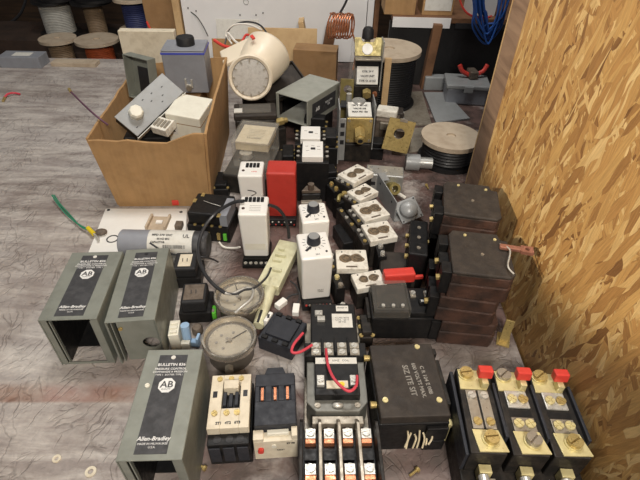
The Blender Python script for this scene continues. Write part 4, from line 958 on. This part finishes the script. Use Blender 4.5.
# ------------------------------------------------------------ small relays left of the gauges
def cube_relay(quad, z, label, topm='rustgrey'):
    cx, cy, w, l, rz = Q(quad, z)
    t = thing('cube_relay', label, 'relay', (cx, cy, 0), rz)
    MB().b2(-.0235, .0235, -.022, .022, 0, .022).build('base', 'black', t, .002); MB().b2(-.018, .018, -.020, .020, .022, z-.001).build('coil_case', 'rubber', t, .003)
    MB().b2(-w/2, w/2, -l/2, l/2, z-.001, z).build('top_plate', topm, t, .0005)
    for x in (-.004, .003): MB().box((0, 0, 0), (.0012, .008, .0004)).build('printing', 'black_ink', t, loc=(x, 0, z+.0001), rot=(0, 0, .1))
    MB().b2(-.0225, .0225, .0225, .028, .002, .016).build('terminal_rail', 'rubber', t, .001)
    return t
cube_relay([(185, 284.5), (204.5, 284), (203, 299), (183, 299.5)], .045, 'black cube relay with a scratched brown top left of the rear gauge')
cube_relay([(180, 254), (193, 254), (190, 266), (178, 266)], .042, 'black cube relay with a cream top partly behind the closed grey cover', 'cream')
for (px, py, lb) in ((196, 278, 'green terminal clip beside the cream topped cube relay'), (213, 311, 'green terminal clip beside the rear gauge')):
    t = thing('terminal_clip', lb, 'clip', (*W(px, py, .01), 0), .15)
    MB().b2(-.005, .005, -.008, .008, 0, .014).build('body', 'green', t, .001); MB().cyl((0, -.003, .014), (0, -.003, .0155), .003).build('screw', 'dullsteel', t)
t = thing('terminal_strip', 'cream terminal strip standing beside the closed grey cover', 'terminal strip', (*W(177, 346, 0), 0), tilt=(radians(-2), 0, radians(8)))
MB().b2(-.007, .007, -.006, .022, 0, .030).build('body', 'white', t, .001)
for i in range(3): MB().b2(-.005, .005, -.003+i*.008, .001+i*.008, .030, .033).build('rib', 'white', t, .0005)
t = thing('terminal_tube', 'pale blue and white terminal tube right of the cream terminal strip', 'terminal', (*W(187, 346, 0), 0))
MB().cyl((0, .006, 0), (0, .010, .034), .0062).build('sleeve', 'paleblue', t, smooth=True); MB().b2(-.006, .006, -.006, .002, 0, .012).build('foot', 'white', t, .001)
t = thing('terminal_clip', 'light blue clip right of the pale blue terminal tube', 'clip', (*W(197, 345, 0), 0), -.1)
MB().b2(-.007, .005, -.004, .004, 0, .010).build('body', 'paleblue', t, .001); MB().b2(.001, .005, -.004, .008, .010, .018).build('hook', 'paleblue', t, .001)
tag(MB().lathe([(0, .012), (.006, .012), (.008, .008), (.008, 0), (0, 0)], 16).build('brown_cap', 'rustgrey', loc=(*W(198, 332, 0), 0), smooth=True), 'small brown cap behind the light blue clip', 'cap')

# ------------------------------------------------------------ gauges
def gauge(px, py, z, label, tilt, needle, r=.0372):
    x, y = W(px, py, z)
    t = thing('dial_gauge', label, 'gauge', (x, y, 0), tilt=tilt)
    MB().lathe([(0, 0), (r*.80, 0), (r*.83, .003), (r*.83, z-.016), (r*.78, z-.014), (r*.78, z-.011), (r*.96, z-.010)], 48).build('case', 'darkcase', t, smooth=True)
    MB().lathe([(r*.97, z-.011), (r, z-.009), (r, z-.002), (r*.97, z), (r*.91, z), (r*.88, z-.003), (r*.87, z-.011)], 56).build('bezel', 'bezel', t, smooth=True)
    MB().lathe([(0, z-.011), (r*.88, z-.011)], 48).build('dial', 'gaugeface', t)
    for i in range(19):
        a = radians(-45+i*15); c_, s_ = cos(a), sin(a)
        MB().box((0, 0, 0), (.004 if i % 3 else .006, .0006, .0003)).build('scale_mark', 'grey_ink', t, loc=(r*.76*c_, r*.76*s_, z-.0106), rot=(0, 0, a))
    MB().box((0, 0, 0), (r*.9, .0013, .0006)).build('needle', 'black_ink', t, loc=(r*.28*cos(needle), r*.28*sin(needle), z-.0095), rot=(0, 0, needle)); MB().cyl((0, 0, z-.011), (0, 0, z-.008), .003).build('hub', 'dullsteel', t)
    for x_, y_ in ((-.012, .010), (-.018, -.002), (-.008, -.012), (.004, .014), (-.004, .004)): MB().cyl((0, 0, 0), (0, 0, .0003), .0022, seg=12).build('spot', 'grey_ink', t, loc=(x_, y_, z-.0108))
    MB().lathe([(0, z-.0060), (r*.87, z-.0060)], 48).build('glass', 'thinglass', t)
    MB().cyl((0, -r*.86, z*.4), (0, -r*.86-.008, z*.4), .006, seg=6).build('stem', 'dullsteel', t)
    return t
gauge(229, 336, .042, 'front round metal gauge with a grimy dial behind the cream contactor', (radians(-1), 0, .1), radians(35))
gauge(239, 293, .045, 'rear round metal gauge with wires lying across its dial', (0, 0, .2), radians(100))

# ------------------------------------------------------------ ivory level switch
def level_switch():
    z = .030
    cx, cy, w, l, rz = Q([(276, 238.5), (295, 242.5), (283, 290), (261.5, 281)], z)
    print('lvl', cx, cy, w, l, degrees(rz))
    t = thing('level_switch', 'yellowed nylon plate with a round tube, lying between gauge and timer relay', 'level switch', (cx, cy, .002), rz)
    MB().b2(-w/2, w/2, -l/2, l/2, .020, z-.002).build('plate', 'ivory', t, .0015)
    MB().b2(-w*.42, w*.42, -l*.45, l*.45, 0, .020).build('lower_body', 'ivory', t, .003)
    b = MB(); b.b2(-w*.3, w*.2, l*.10, l*.14, z-.002, z+.004); b.b2(-w*.3, w*.1, -l*.02, l*.02, z-.002, z+.003); b.b2(-w*.1, w*.3, -l*.22, -l*.17, z-.002, z+.003); b.b2(-w*.3, w*.0, l*.24, l*.27, z-.002, z+.003); b.build('clips', 'ivory', t, .0008)
    a = P3(273, 281, .022); e = P3(258, 326, .014)
    mi = (Matrix.Translation(t.location) @ Euler(t.rotation_euler).to_matrix().to_4x4()).inverted()
    MB().cyl(mi @ a, mi @ e, .0098, .0082, 24).build('tube', 'ivory', t, smooth=True)
    q = mi @ e; q2 = mi @ (e+(a-e)*.25); MB().cyl(q+Vector((0, 0, .0075)), q2+Vector((0, 0, .0078)), .002, seg=10).build('slot', 'black_ink', t)
level_switch()
def plug_base():
    cx, cy, w, l, rz = Q([(274, 309), (306, 321), (292, 350), (259, 334)], .030)
    print('plugbase', cx, cy, w, l, degrees(rz))
    t = thing('relay_socket', 'dark square socket base turned at an angle left of the front starter', 'socket', (cx, cy, 0), rz)
    MB().b2(-w/2, w/2, -l/2, l/2, 0, .026).build('body', 'char', t, .002); MB().b2(-w*.36, w*.36, -l*.33, l*.33, .026, .030).build('raised_centre', 'char', t, .001)
    for s in (-1, 1):
        for k in range(3): MB().b2(-w*.4+k*w*.3, -w*.24+k*w*.3, s*l*.43-.003, s*l*.43+.003, .026, .0295).build('rib', 'black', t, .0006)
    MB().b2(-w*.62, -w*.50, l*.05, l*.42, .004, .028).build('white_tab', 'cleanwhite', t, .001); MB().box((0, 0, 0), (.0035, .007, .0005)).build('arrow_mark', 'black_ink', t, loc=(-w*.56, l*.24, .0282), rot=(0, 0, .4))
plug_base()
for px, py, rz, lb in ((281, 303, -.7, 'white wire connector resting on the left of the dark socket base'), (296, 309, -.05, 'white wire connector at the top right of the dark socket base')):
    x, y = W(px, py, .036); t = thing('wire_connector', lb, 'connector', (x, y, .0300), rz)
    MB().b2(-.0048, .0048, -.009, .009, 0, .009).build('body', 'cleanwhite', t, .001)
    MB().tube([(0, .009, .005), (.003, .018, .010), (.010, .026, .012)] if rz < -.3 else [(0, .009, .005), (.003, .022, .010), (-.004, .040, .012), (-.014, .050, .012)], .0013).build('wire', 'blackwire', t, smooth=True)

# ------------------------------------------------------------ stained white contact blocks
def contact_block(quad, z, label, strip=True, dirty=1):
    cx, cy, w, l, rz = Q(quad, z)
    t = thing('contact_block', label, 'contact block', (cx, cy, 0), rz)
    MB().b2(-w*.46, w*.46, -l*.46, l*.46, 0, z-.012).build('body', 'black2', t, .002); MB().b2(-w/2, w/2, -l/2, l/2, z-.012, z).build('cover', 'dirtywhite', t, .0016)
    for s in (-1, 1):
        ph = random.uniform(0, 6); R0 = min(w, l)*.21
        pl = [(R0*1.15*(1+.14*sin(2*a+ph)+.08*sin(5*a+ph))*cos(a), R0*(1+.12*sin(3*a+ph))*sin(a)) for a in [i*2*pi/26 for i in range(26)]]
        MB().prism(pl, 0, .0005+.0003*(s > 0)).build('stain', 'stain', t, loc=(s*w*.17, .001, z))
        MB().lathe([(w*.09, .0006), (w*.10, .0018), (w*.135, .0018), (w*.145, .0006)], 20).build('worn_ring', 'worn', t, loc=(s*w*.17, .001, z), smooth=True)
        if s > 0: MB().box((0, 0, 0), (w*.2, w*.04, .0016)).build('slot_bar', 'worn', t, loc=(s*w*.17, .001, z+.001), rot=(0, 0, ph))
    for sx in (-1, 1): MB().cyl((0, 0, 0), (0, 0, .0008), .0012, seg=10).build('pin_hole', 'black_ink', t, loc=(sx*w*.30, l*.36, z))
    MB().b2(-w*.2, w*.15, -l*.44, -l*.38, z, z+.0008).build('dirt_ridge', 'rustgrey', t)
    if strip:
        MB().b2(-w/2-.012, -w/2-.0005, -l*.45, l*.45, 0, z-.006).build('side_strip', 'black2', t, .0012)
        for k in (-.28, .05, .34): screw(t, -w/2-.006, l*k, z-.006, .0032, ('steel', 'brass', 'dullsteel')[int(k*10) % 3], 1, h=.0022)
    return t
contact_block([(340, 174), (356, 163), (374, 172), (353, 184)], .066, 'rearmost white contact block with stained centre, turned diagonally')
contact_block([(347, 191), (365, 183), (379, 191), (360, 201)], .056, 'second stained contact block, directly in front of the rearmost one')
contact_block([(354, 206), (376, 197.5), (389, 214), (364, 222)], .060, 'third stained white contact block beside the grey bent plate')
contact_block([(361, 225), (386.6, 219.6), (399, 237), (370.6, 241)], .062, 'largest stained white contact block, in front of the bent plate')
contact_block([(335.6, 250), (367, 249), (367.5, 268), (336.7, 269)], .050, 'flat pinkish contact block with two dark rings beside the front timer relay')
contact_block([(352, 275), (380, 268), (386, 283), (357, 290)], .048, 'contact block with worn white cover behind the clear topped relay', False)
t = thing('terminal_bar', 'narrow black terminal bar running along the left of the contact blocks', 'terminal bar', (*W(349, 221, .05), 0), radians(24))
MB().b2(-.005, .005, -.042, .042, 0, .050).build('body', 'black2', t, .001)
for k in range(4): screw(t, 0, -.032+k*.021, .050, .0032, ('steel', 'brass')[k % 2], 1, h=.002)
def tower(px, py, z, label, ms=('steel', 'steel'), rz=0.1, dx=.0, sep=.018):
    x, y = W(px, py, z); t = thing('terminal_post', label, 'terminal', (x, y, 0), rz)
    MB().b2(-.007, .007, -.016, .014, 0, z).build('body', 'black', t, .0012)
    for i, mm in enumerate(ms): MB().cyl((0, 0, 0), (0, 0, .005), .0042, seg=6).build('terminal_nut', mm, t, loc=(0, .006-i*sep, z)); screw(t, 0, .006-i*sep, z+.005, .0032, mm)
    return t
tower(381, 250, .052, 'black terminal post with two steel screws left of the grey stone-like block')
tower(343, 310, .040, 'black terminal post with a steel clamp right of the front starter label', ('steel', 'palebrass'), .05)
tower(333, 187, .050, 'black terminal post with brass screws left of the rearmost contact block', ('brass', 'brass'), .5)
tower(338, 281, .038, 'small black terminal post in front of the ringed contact block', ('palebrass', 'dullsteel'), .3)
t = thing('contact_lever', 'tarnished brass contact arm between the rear terminal post and contact blocks', 'contact arm', (*W(341, 196, .05), 0), radians(35))
MB().b2(-.010, .010, -.010, .010, 0, .042).build('mount', 'black', t, .001)
MB().tube([(-.010, -.006, .046), (-.002, .002, .050), (.010, .003, .047)], .0035).build('arm', 'olive', t, smooth=True); MB().cyl((.010, .003, .043), (.010, .003, .053), .005, seg=8).build('contact_tip', 'brass', t)
blk('iron_block', 'dull grey-brown iron block between the contact blocks and the breaker stacks', 'block', (*W(398, 262, .045), 0), (.058, .055, .045), radians(-4), 'topbrown', .006)
blk('black_block', 'low black plastic base between the two timer relays and the contact blocks', 'base', (*W(345, 232, .03), 0), (.026, .055, .028), radians(20), 'black', .002)

# ------------------------------------------------------------ clear topped relay
def clear_relay():
    t = thing('clear_top_relay', 'black relay with a scuffed clear cover in front of the red plastic piece', 'relay', (*W(404, 298, .055), 0), radians(2)); H = .052
    MB().b2(-.048, .050, -.030, .024, 0, H-.008).build('base', 'black', t, .002); MB().b2(.006, .049, -.026, .023, H-.008, H).build('terminal_deck', 'black', t, .0012)
    MB().b2(-.046, .004, -.028, .026, H-.008, H+.004).build('coil', 'black2', t, .002)
    MB().b2(-.040, -.004, -.020, .018, H+.004, H+.006).build('cover_label', 'black2', t)
    MB().b2(-.047, .0055, -.0295, .0275, H-.007, H+.012).build('clear_cover', 'clear', t, .0015)
    for x in (-.034, -.020, -.007): MB().cyl((0, 0, 0), (0, 0, .003), .0025).build('contact', 'steel', t, loc=(x, -.0245, H+.0125))
    for x in (.014, .034): MB().b2(x-.004, x+.004, .002, .014, H, H+.004).build('terminal_clamp', 'dullsteel', t, .0006); screw(t, x, .008, H+.004, .0034, 'steel', 1, h=.003)
    MB().b2(.020, .029, -.012, -.004, H, H+.006).build('square_button', 'black', t, .001); MB().b2(.0225, .0265, -.010, -.006, H+.006, H+.0064).build('button_mark', 'label', t)
    for y in (-.015, .0, .014): MB().b2(.0495, .054, y-.004, y+.004, .015, H-.008).build('side_terminal', 'dullsteel', t, .0008)
    MB().b2(-.053, -.0482, -.022, .018, .004, H-.014).build('side_rail', 'black2', t, .001)
clear_relay()
x, y = W(401, 279, .06)
t = thing('red_clip', 'bright red plastic clip behind the clear topped relay', 'clip', (x, y+.010, 0), radians(8))
MB().b2(-.020, .018, -.007, .006, 0, .050).build('support', 'black', t, .001); MB().b2(-.026, .021, -.010, .007, .050, .068).build('clip', 'brightred', t, .0025); MB().b2(.020, .036, -.004, .001, .050, .056).build('lever', 'brightred', t, .001)

# ------------------------------------------------------------ valves at the rear
def valve_front():
    t = thing('solenoid_valve', 'silver solenoid valve with brass flange and hex nut facing the camera', 'valve', (.078, .955, 0), radians(2))
    MB().b2(-.030, .030, -.02, .05, 0, .046).build('body', 'black2', t, .003)
    MB().b2(-.026, .026, -.018, .044, .046, .112).build('coil_housing', 'silver', t, .003)
    MB().box((0, 0, 0), (.050, .044, .0022)).build('label_plate', 'label', t, .0004, loc=(0, .002, .1165), rot=(radians(18), 0, 0))
    for i, s in enumerate(('120 V  60 HZ', 'VALVE 3/8', 'MAX PSI 150')): text(t, s, .0062, (0, .012-i*.0095, .1215-i*.0030), 'black_ink', rot=(radians(18), 0, 0), bold=.0002)
    MB().b2(-.0285, .0285, -.0225, -.0185, .050, .108).build('flange', 'brass', t, .004)
    for sx in (-.023, .023):
        for z in (.056, .102): screw(t, sx, -.0225, z, .003, 'dullsteel', 2, rot=(pi/2, 0, 0))
    MB().cyl((0, -.0225, .080), (0, -.050, .073), .0125, seg=6).build('hex_nut', 'brass', t, .001); MB().cyl((0, -.050, .073), (0, -.056, .0715), .0085).build('nipple', 'brass', t, smooth=True); MB().cyl((0, -.0562, .0714), (0, -.0565, .0713), .0055).build('bore', 'black_ink', t)
    b = MB(); b.b2(-.046, -.043, -.03, .03, .0, .130); b.b2(-.043, -.030, -.03, -.027, .01, .11); b.build('side_frame', 'lightgrey', t, .0008); MB().b2(.0305, .033, -.018, .04, .03, .135).build('side_frame', 'lightgrey', t, .0008)
    for z in (.05, .07, .09): MB().b2(-.0415, -.033, -.0306, -.0300, z, z+.010).build('slot', 'black_ink', t)
    MB().lathe([(0, .014), (.014, .014), (.017, .010), (.017, 0), (0, 0)], 24).build('cap', 'silver', t, loc=(.0, .030, .112), smooth=True)
    return t
valve_front()
def valve_rear():
    t = thing('pressure_valve', 'upper valve with olive bracket, white disc and black knob, behind the brass flanged one', 'valve', (.100, 1.115, 0), radians(2))
    MB().b2(-.030, .030, -.02, .05, 0, .115).build('body', 'black2', t, .003)
    MB().b2(-.027, .027, -.018, .045, .115, .152).build('coil_housing', 'silver', t, .002)
    MB().box((0, 0, 0), (.050, .002, .040)).build('label_plate', 'label', t, .0004, loc=(0, -.023, .140), rot=(radians(-24), 0, 0))
    for i, s in enumerate(('COIL 24 V', 'VALVE UNIT', 'TYPE 4X 60 HZ')): text(t, s, .0060, (0, -.0265+i*-.003+.002, .150-i*.010), 'black_ink', rot=(radians(66), 0, 0), bold=.0002)
    MB().b2(-.028, .028, -.012, .03, .153, .172).build('gap_block', 'black', t, .001)
    MB().b2(-.030, .030, -.020, .030, .172, .176).build('shelf_plate', 'dullsteel', t, .0006)
    MB().prism([(-.030, 0), (.030, 0), (.032, .040), (.018, .040), (.012, .030), (-.012, .030), (-.018, .040), (-.032, .040)], -.0015, .0015, Matrix.Translation((0, .0, .177)) @ Matrix.Rotation(radians(66), 4, 'X')).build('bracket', 'olive', t, .0006)
    MB().lathe([(0, .003), (.012, .003), (.0125, 0), (0, 0)], 24, Matrix.Translation((-.002, .002, .192)) @ Matrix.Rotation(radians(66), 4, 'X')).build('white_disc', 'cleanwhite', t)
    MB().lathe([(0, .024), (.009, .024), (.013, .018), (.014, 0), (0, 0)], 20).build('knob', 'rubber', t, loc=(.0, .030, .208), smooth=True)
    MB().cyl((0, .030, .176), (0, .030, .208), .007).build('stem', 'dullsteel', t)
    MB().cyl((0, -.030, .104), (0, -.044, .100), .011, seg=6).build('hex_nut', 'brass', t, .001); MB().cyl((.02, -.028, .100), (.02, -.036, .098), .006, seg=6).build('small_nut', 'copper', t)
    MB().cyl((-.036, -.008, .10), (-.030, .010, .212), .0085, seg=20).build('glass_tube', 'clear', t, smooth=True); MB().cyl((-.0365, -.009, .088), (-.036, -.008, .1), .0095).build('tube_end', 'dullsteel', t)
    MB().b2(.031, .034, -.018, .02, .10, .215).build('side_frame', 'silver', t, .0008)
    return t
valve_rear()
t = thing('olive_bracket', 'olive plated bracket with a round hole left of the valves', 'bracket', (.052, 1.035, 0), radians(-4))
MB().plate_hole(.030, .050, .003, .0095, .002, .002, Matrix.Translation((0, 0, .128)) @ Matrix.Rotation(pi/2, 4, 'X')).build('plate', 'olive', t); MB().b2(-.015, .015, -.003, 0, 0, .103).build('stem', 'olive', t)
MB().b2(-.012, .040, -.035, -.003, .100, .104).build('dark_shelf', 'char', t, .001); MB().cyl((.006, -.012, .104), (.006, -.012, .124), .006).build('plunger', 'steel', t, smooth=True)
t = thing('brass_plate', 'tilted brass plate with a round hole to the right of the valves', 'plate', (.155, .905, .048), tilt=(radians(-14), radians(10), radians(-4)))
MB().plate_hole(.056, .068, .0035, .0115, 0, .004, Matrix.Translation((0, 0, .034)) @ Matrix.Rotation(pi/2, 4, 'X')).build('plate', 'brass', t); MB().b2(-.006, .010, -.006, .002, .064, .070).build('clip', 'dullsteel', t, .0006)
t = thing('frame_switch', 'light grey steel switch frame under the tilted brass plate', 'switch', (*W(386, 172, .04), 0), radians(-6))
MB().b2(-.040, .036, -.018, .022, 0, .042).build('frame', 'silver', t, .002)
for x in (-.025, -.008, .012): MB().b2(x-.005, x+.005, -.0186, -.0180, .018, .026).build('slot', 'black_ink', t)
MB().ball((0, 0, 0), .006, (1, .5, 1)).build('rivet', 'steel', t, loc=(.026, -.018, .02), smooth=True)
for x in (-.03, .0): screw(t, x, 0, .042, .004, 'steel')
t = thing('pipe_nipple', 'pale plastic pipe fitting right of the grey switch frame', 'fitting', (*W(412, 172, .0), 0), radians(-4))
MB().cyl((-.016, .012, .018), (.014, .012, .018), .018, seg=24).build('collar', 'lightgrey', t, smooth=True); MB().cyl((.014, .012, .018), (.042, .012, .018), .0125, seg=24).build('tube', 'silver', t, smooth=True)
t = thing('wire_nut_block', 'corroded tan terminal block behind the brass plate', 'terminal block', (*WY(388, 118, 1.03).xy, 0), radians(-14))
MB().b2(-.026, .026, -.018, .022, 0, .066).build('body', 'rustgrey', t, .003); MB().b2(-.028, .02, -.006, .026, .066, .084).build('cover', 'dirtywhite', t, .003); MB().b2(-.014, .03, -.026, -.0185, .045, .062).build('front_bar', 'dullsteel', t, .001)
p0, p1 = P3(376, 192, 0), P3(394, 222, 0); d = p1-p0
t = thing('bent_plate', 'light grey bent steel plate right of the contact blocks', 'plate', (p0.x, p0.y, 0), atan2(d.y, d.x)); L = d.length
MB().b2(0, L, -.001, .001, 0, .046).build('upright', 'lightgrey', t, .0004); MB().b2(0, .028, .001, .014, .044, .046).build('fold', 'lightgrey', t, .0004)
MB().b2(0, L, .0015, .018, 0, .0015).build('foot', 'lightgrey', t)
for x in (.02, L-.02): MB().cyl((0, 0, 0), (0, -.0006, 0), .0022, seg=12).build('screw_hole', 'black_ink', t, loc=(x, -.0011, .034))
t = thing('brass_ring', 'brass ring fitting with a white lead behind the bent plate', 'fitting', (*W(390, 186, .02), 0), radians(20))
MB().lathe([(.007, 0), (.013, 0), (.014, .014), (.012, .026), (.007, .026), (.007, 0)], 28, Matrix.Translation((0, 0, .014)) @ Matrix.Rotation(radians(60), 4, 'X')).build('ring', 'olive', t, smooth=True)
MB().tube([(.004, -.012, .014), (.014, -.022, .010), (.022, -.030, .006)], .0035).build('lead', 'whitewire', t, smooth=True); MB().b2(-.012, .012, -.006, .008, 0, .012).build('foot', 'dullsteel', t, .001)
t = thing('round_box_cover', 'light grey square flanged cap lying on the table right of the bent plate', 'cover', (*W(408, 212, .012), .016), tilt=(radians(34), radians(-16), radians(18)))
MB().b2(-.022, .022, -.022, .022, 0, .003).build('flange', 'lightgrey', t, .002)
MB().lathe([(.018, .003), (.0165, .012), (.011, .017), (0, .018)], 28).build('dome', 'lightgrey', t, smooth=True)
for sx in (-1, 1):
    for sy in (-1, 1): MB().cyl((0, 0, 0), (0, 0, .0008), .0016, seg=10).build('screw_hole', 'black_ink', t, loc=(sx*.018, sy*.018, .003))
# copper capillary coil
t = thing('copper_coil', 'coiled copper capillary tube in front of the white panel', 'tube', (0, 0, 0))
c = WY(341, 26, 1.16); pts = []
for i in range(0, 9*14+1):
    a = i/14*2*pi; k = i/(9*14)
    pts.append((c.x-.026+.052*k+.010*sin(a), c.y+.02*sin(a)+.0, c.z+.027*cos(a)*(1+.05*sin(3*k*6))))
MB().tube(pts, .0019, 6, 0).build('coil', 'copper', t, smooth=True)
MB().tube([pts[-1], WY(352, 30, 1.15), WY(356, 48, 1.14), WY(353, 70, 1.12)], .0019).build('tail', 'copper', t, smooth=True)
MB().tube([WY(340, 13, 1.16), WY(345, 4, 1.16), WY(351, -10, 1.16)], .0026).build('capillary', 'blackwire', t, smooth=True)

# ------------------------------------------------------------ cables over the middle
t = thing('black_cable', 'black cable looping from the white relays over the rear gauge', 'cable', (0, 0, 0))
MB().tube([P3(244, 201, .112), P3(232, 203, .105), P3(215, 214, .085), P3(203, 230, .07), P3(198, 250, .06), P3(203, 270, .055), P3(213, 284, .053), P3(225, 293, .050)], .0029).build('sheath', 'blackwire', t, smooth=True)
MB().tube([P3(225, 293, .050), P3(236, 294, .0485), P3(244, 290, .0485), P3(254, 288, .050), P3(266, 278, .052), P3(271, 268, .045)], .0017).build('bare_lead', 'blackwire', t, smooth=True)
MB().tube([P3(225, 293, .050), P3(232, 294, .0485), P3(246, 288, .049), P3(253, 290, .049), P3(251, 299, .049), P3(242, 307, .049), P3(235, 313, .046)], .0020).build('bare_lead', 'steel', t, smooth=True)
tag(MB().tube([P3(269, 205, .108), P3(277, 208, .095), P3(284, 216, .075), P3(288, 228, .05), P3(289, 238, .03)], .0028).build('cable', 'blackwire', smooth=True), 'short black cable hanging down in front of the red relay', 'cable')
tag(MB().tube([P3(150, 243, .045), P3(165, 252, .038), P3(185, 256, .036), P3(203, 257, .035), P3(212, 259, .02), P3(218, 262, .006)], .0015).build('cable', 'blackwire', smooth=True), 'thin black cable lying along the grey capacitor', 'cable')
tag(MB().tube([P3(219, 242, .01), P3(224, 247, .004), P3(234, 248, .005), P3(240, 247, .012)], .0018).build('cable', 'whitewire', smooth=True), 'short pale wire under the front white plug-in relay', 'wire')
# washers
tag(MB().lathe([(.003, .0005), (.0062, .0), (.0062, .0016), (.003, .0016), (.003, .0005)], 24).build('washer', 'cream', loc=P3(91, 472, 0), smooth=True), 'pale washer on the front left of the table', 'washer')
tag(MB().lathe([(.0022, .0), (.0048, .0), (.0048, .0016), (.0022, .0016), (.0022, 0)], 24).build('washer', 'cream', loc=P3(57, 459, 0), smooth=True), 'smaller pale washer left of the other washer on the table', 'washer')

# ------------------------------------------------------------ odds and ends in the gaps of the pile
def odd(px, py, z, d, rz, label, m='black', nb=2, name='relay_block', sm='brass'):
    x, y = W(px, py, z); t = thing(name, label, 'relay', (x, y, 0), radians(rz))
    MB().b2(-d[0]/2, d[0]/2, -d[1]/2, d[1]/2, 0, z*.72).build('base', m, t, .0015); MB().b2(-d[0]*.4, d[0]*.4, -d[1]*.42, d[1]*.42, z*.72, z).build('cover', m, t, .002)
    for i in range(nb):
        y = -d[1]*.4+d[1]*.8*i/max(nb-1, 1)
        for sx in (-1, 1): screw(t, sx*d[0]*.45, y, z*.72, .0030, sm, 1, h=.002)
    return t
odd(288, 150, .055, (.030, .060), 4, 'black relay with brass screws between the ivory dial meter and twin contactors', nb=4)
odd(331, 132, .085, (.030, .055), 0, 'black relay standing left of the brass flanged valve', nb=3)
odd(331, 168, .040, (.026, .040), 12, 'low black relay in front of the silver valve frame', nb=3)
odd(378, 140, .040, (.030, .040), -8, 'small black relay tucked between the brass flanged valve and brass plate', nb=2)
odd(315, 116, .070, (.060, .030), -4, 'flat black relay behind the twin contactors', nb=2)
odd(344, 262, .030, (.020, .020), 5, 'tiny black relay behind the ringed contact block', nb=1) if False else None
odd(404, 128, .060, (.040, .040), -10, 'dusty grey relay behind the tilted brass plate', 'rustgrey', 2, sm='steel')
odd(397, 110, .050, (.040, .045), -6, 'dusty brown relay behind the corroded tan terminal block', 'topbrown', 2, sm='steel')
odd(222, 178, .030, (.030, .060), 3, 'low black block standing in for the shadow between cardboard box and ivory dial meter', nb=2)  # black block put in for the shadow beside the cardboard box
odd(255, 262, .006, (.040, .030), 2, 'clear and black terminal base under the front white plug-in relay', 'clear', 2, 'terminal_block', 'steel') if False else None
odd(366, 323, .030, (.018, .040), 4, 'narrow black relay left of the clear topped relay', 'black2', 3)
odd(222, 318, .022, (.016, .024), 10, 'tiny black relay left of the two gauges', nb=1) if False else None
t = thing('wooden_slat', 'pale wooden slat standing right of the white disc valve', 'wood', (.152, 1.13, 0), 0, tilt=(radians(-4), 0, 0))
MB().b2(-.008, .008, -.006, .006, .001, .165).build('slat', 'palewood', t, .001)
for i, (px, py, lb) in enumerate(((238, 357, 'loose brass screw beside the front gauge'), (206, 470, 'loose screw on the table in front of the cream contactor'), (418, 470, 'loose brass screw in front of the large black relay block'), (426, 186, 'loose brass screw on the table left of the rear breaker stack'))):
    t = thing('loose_screw', lb, 'screw', (*W(px, py, 0), .0032), i*1.1)
    MB().cyl((0, 0, 0), (0, .003, 0), .0032, seg=14).build('head', 'brass', t, smooth=True); MB().cyl((0, .003, 0), (0, .014, 0), .0015, seg=10).build('shank', 'brass', t)

# ------------------------------------------------------------ sub-parts and groups
SUB = {'control_cover': {'lettering': 'name_plate', 'emblem': 'name_plate', 'screw_hole': 'name_plate'},
       'capacitor': {'lettering': 'label', 'barcode_bar': 'label'}, 'plug_in_relay': {'knob_cap': 'knob', 'printing': 'case', 'tick': 'case', 'pointer_mark': 'case', 'lettering': 'case', 'pen_mark': 'case'},
       'dial_gauge': {'needle': 'dial', 'hub': 'dial', 'scale_mark': 'dial', 'spot': 'dial'}, 'grey_enclosure': {'latch_knob': 'latch'},
       'solenoid_valve': {'lettering': 'label_plate', 'nipple': 'hex_nut', 'bore': 'hex_nut'}, 'pressure_valve': {'lettering': 'label_plate', 'white_disc': 'bracket'},
       'round_lamp': {'lens_clip': 'lens'}, 'panel_meter': {'printing': 'dial_card', 'lettering': 'dial_card'}, 'open_cover': {'lettering': 'side_label'},
       'thermostat': {'marking': 'faceplate', 'knob': 'faceplate'}, 'white_carton': {'printing': 'label'}, 'relay_block': {'lettering': 'cover'},
       'contact_block': {'stain': 'cover', 'worn_ring': 'cover', 'slot_bar': 'cover', 'pin_hole': 'cover', 'dirt_ridge': 'cover'},
       'circuit_breaker': {'terminal_screw': 'side_terminals'}, 'overload_relay': {'reset_button': 'dial_strip', 'dial': 'dial_strip', 'lettering': 'dial_strip'}}
base = lambda o: o.name.split('.')[0]
for t in [o for o in COL.objects if o.type == 'EMPTY']:
    mp = SUB.get(base(t))
    if not mp: continue
    kids = list(t.children)
    for k in kids:
        if base(k) in mp:
            p = next((q for q in kids if base(q) == mp[base(k)]), None)
            if p: k.parent = p; k.matrix_parent_inverse = (Matrix.Translation(p.location) @ p.rotation_euler.to_matrix().to_4x4()).inverted()
GROUPS = {'control_cover': 'grey pressure control covers', 'circuit_breaker': 'brown breakers stacked by the wall', 'contact_block': 'stained white contact blocks',
          'small_contactor': 'twin white faced contactors', 'plug_in_relay': 'plug in relays standing in the middle', 'dial_gauge': 'round metal gauges',
          'cable_spool': 'cable spools around the table', 'cube_relay': 'black cube relays', 'washer': 'washers on the table', 'loose_screw': 'loose screws on the table',
          'dark_module': 'parts deep in the cardboard box', 'terminal_post': 'black terminal posts', 'wire_connector': 'white wire connectors'}
for o in COL.objects:
    if o.parent is None and base(o) in GROUPS: o['group'] = GROUPS[base(o)]
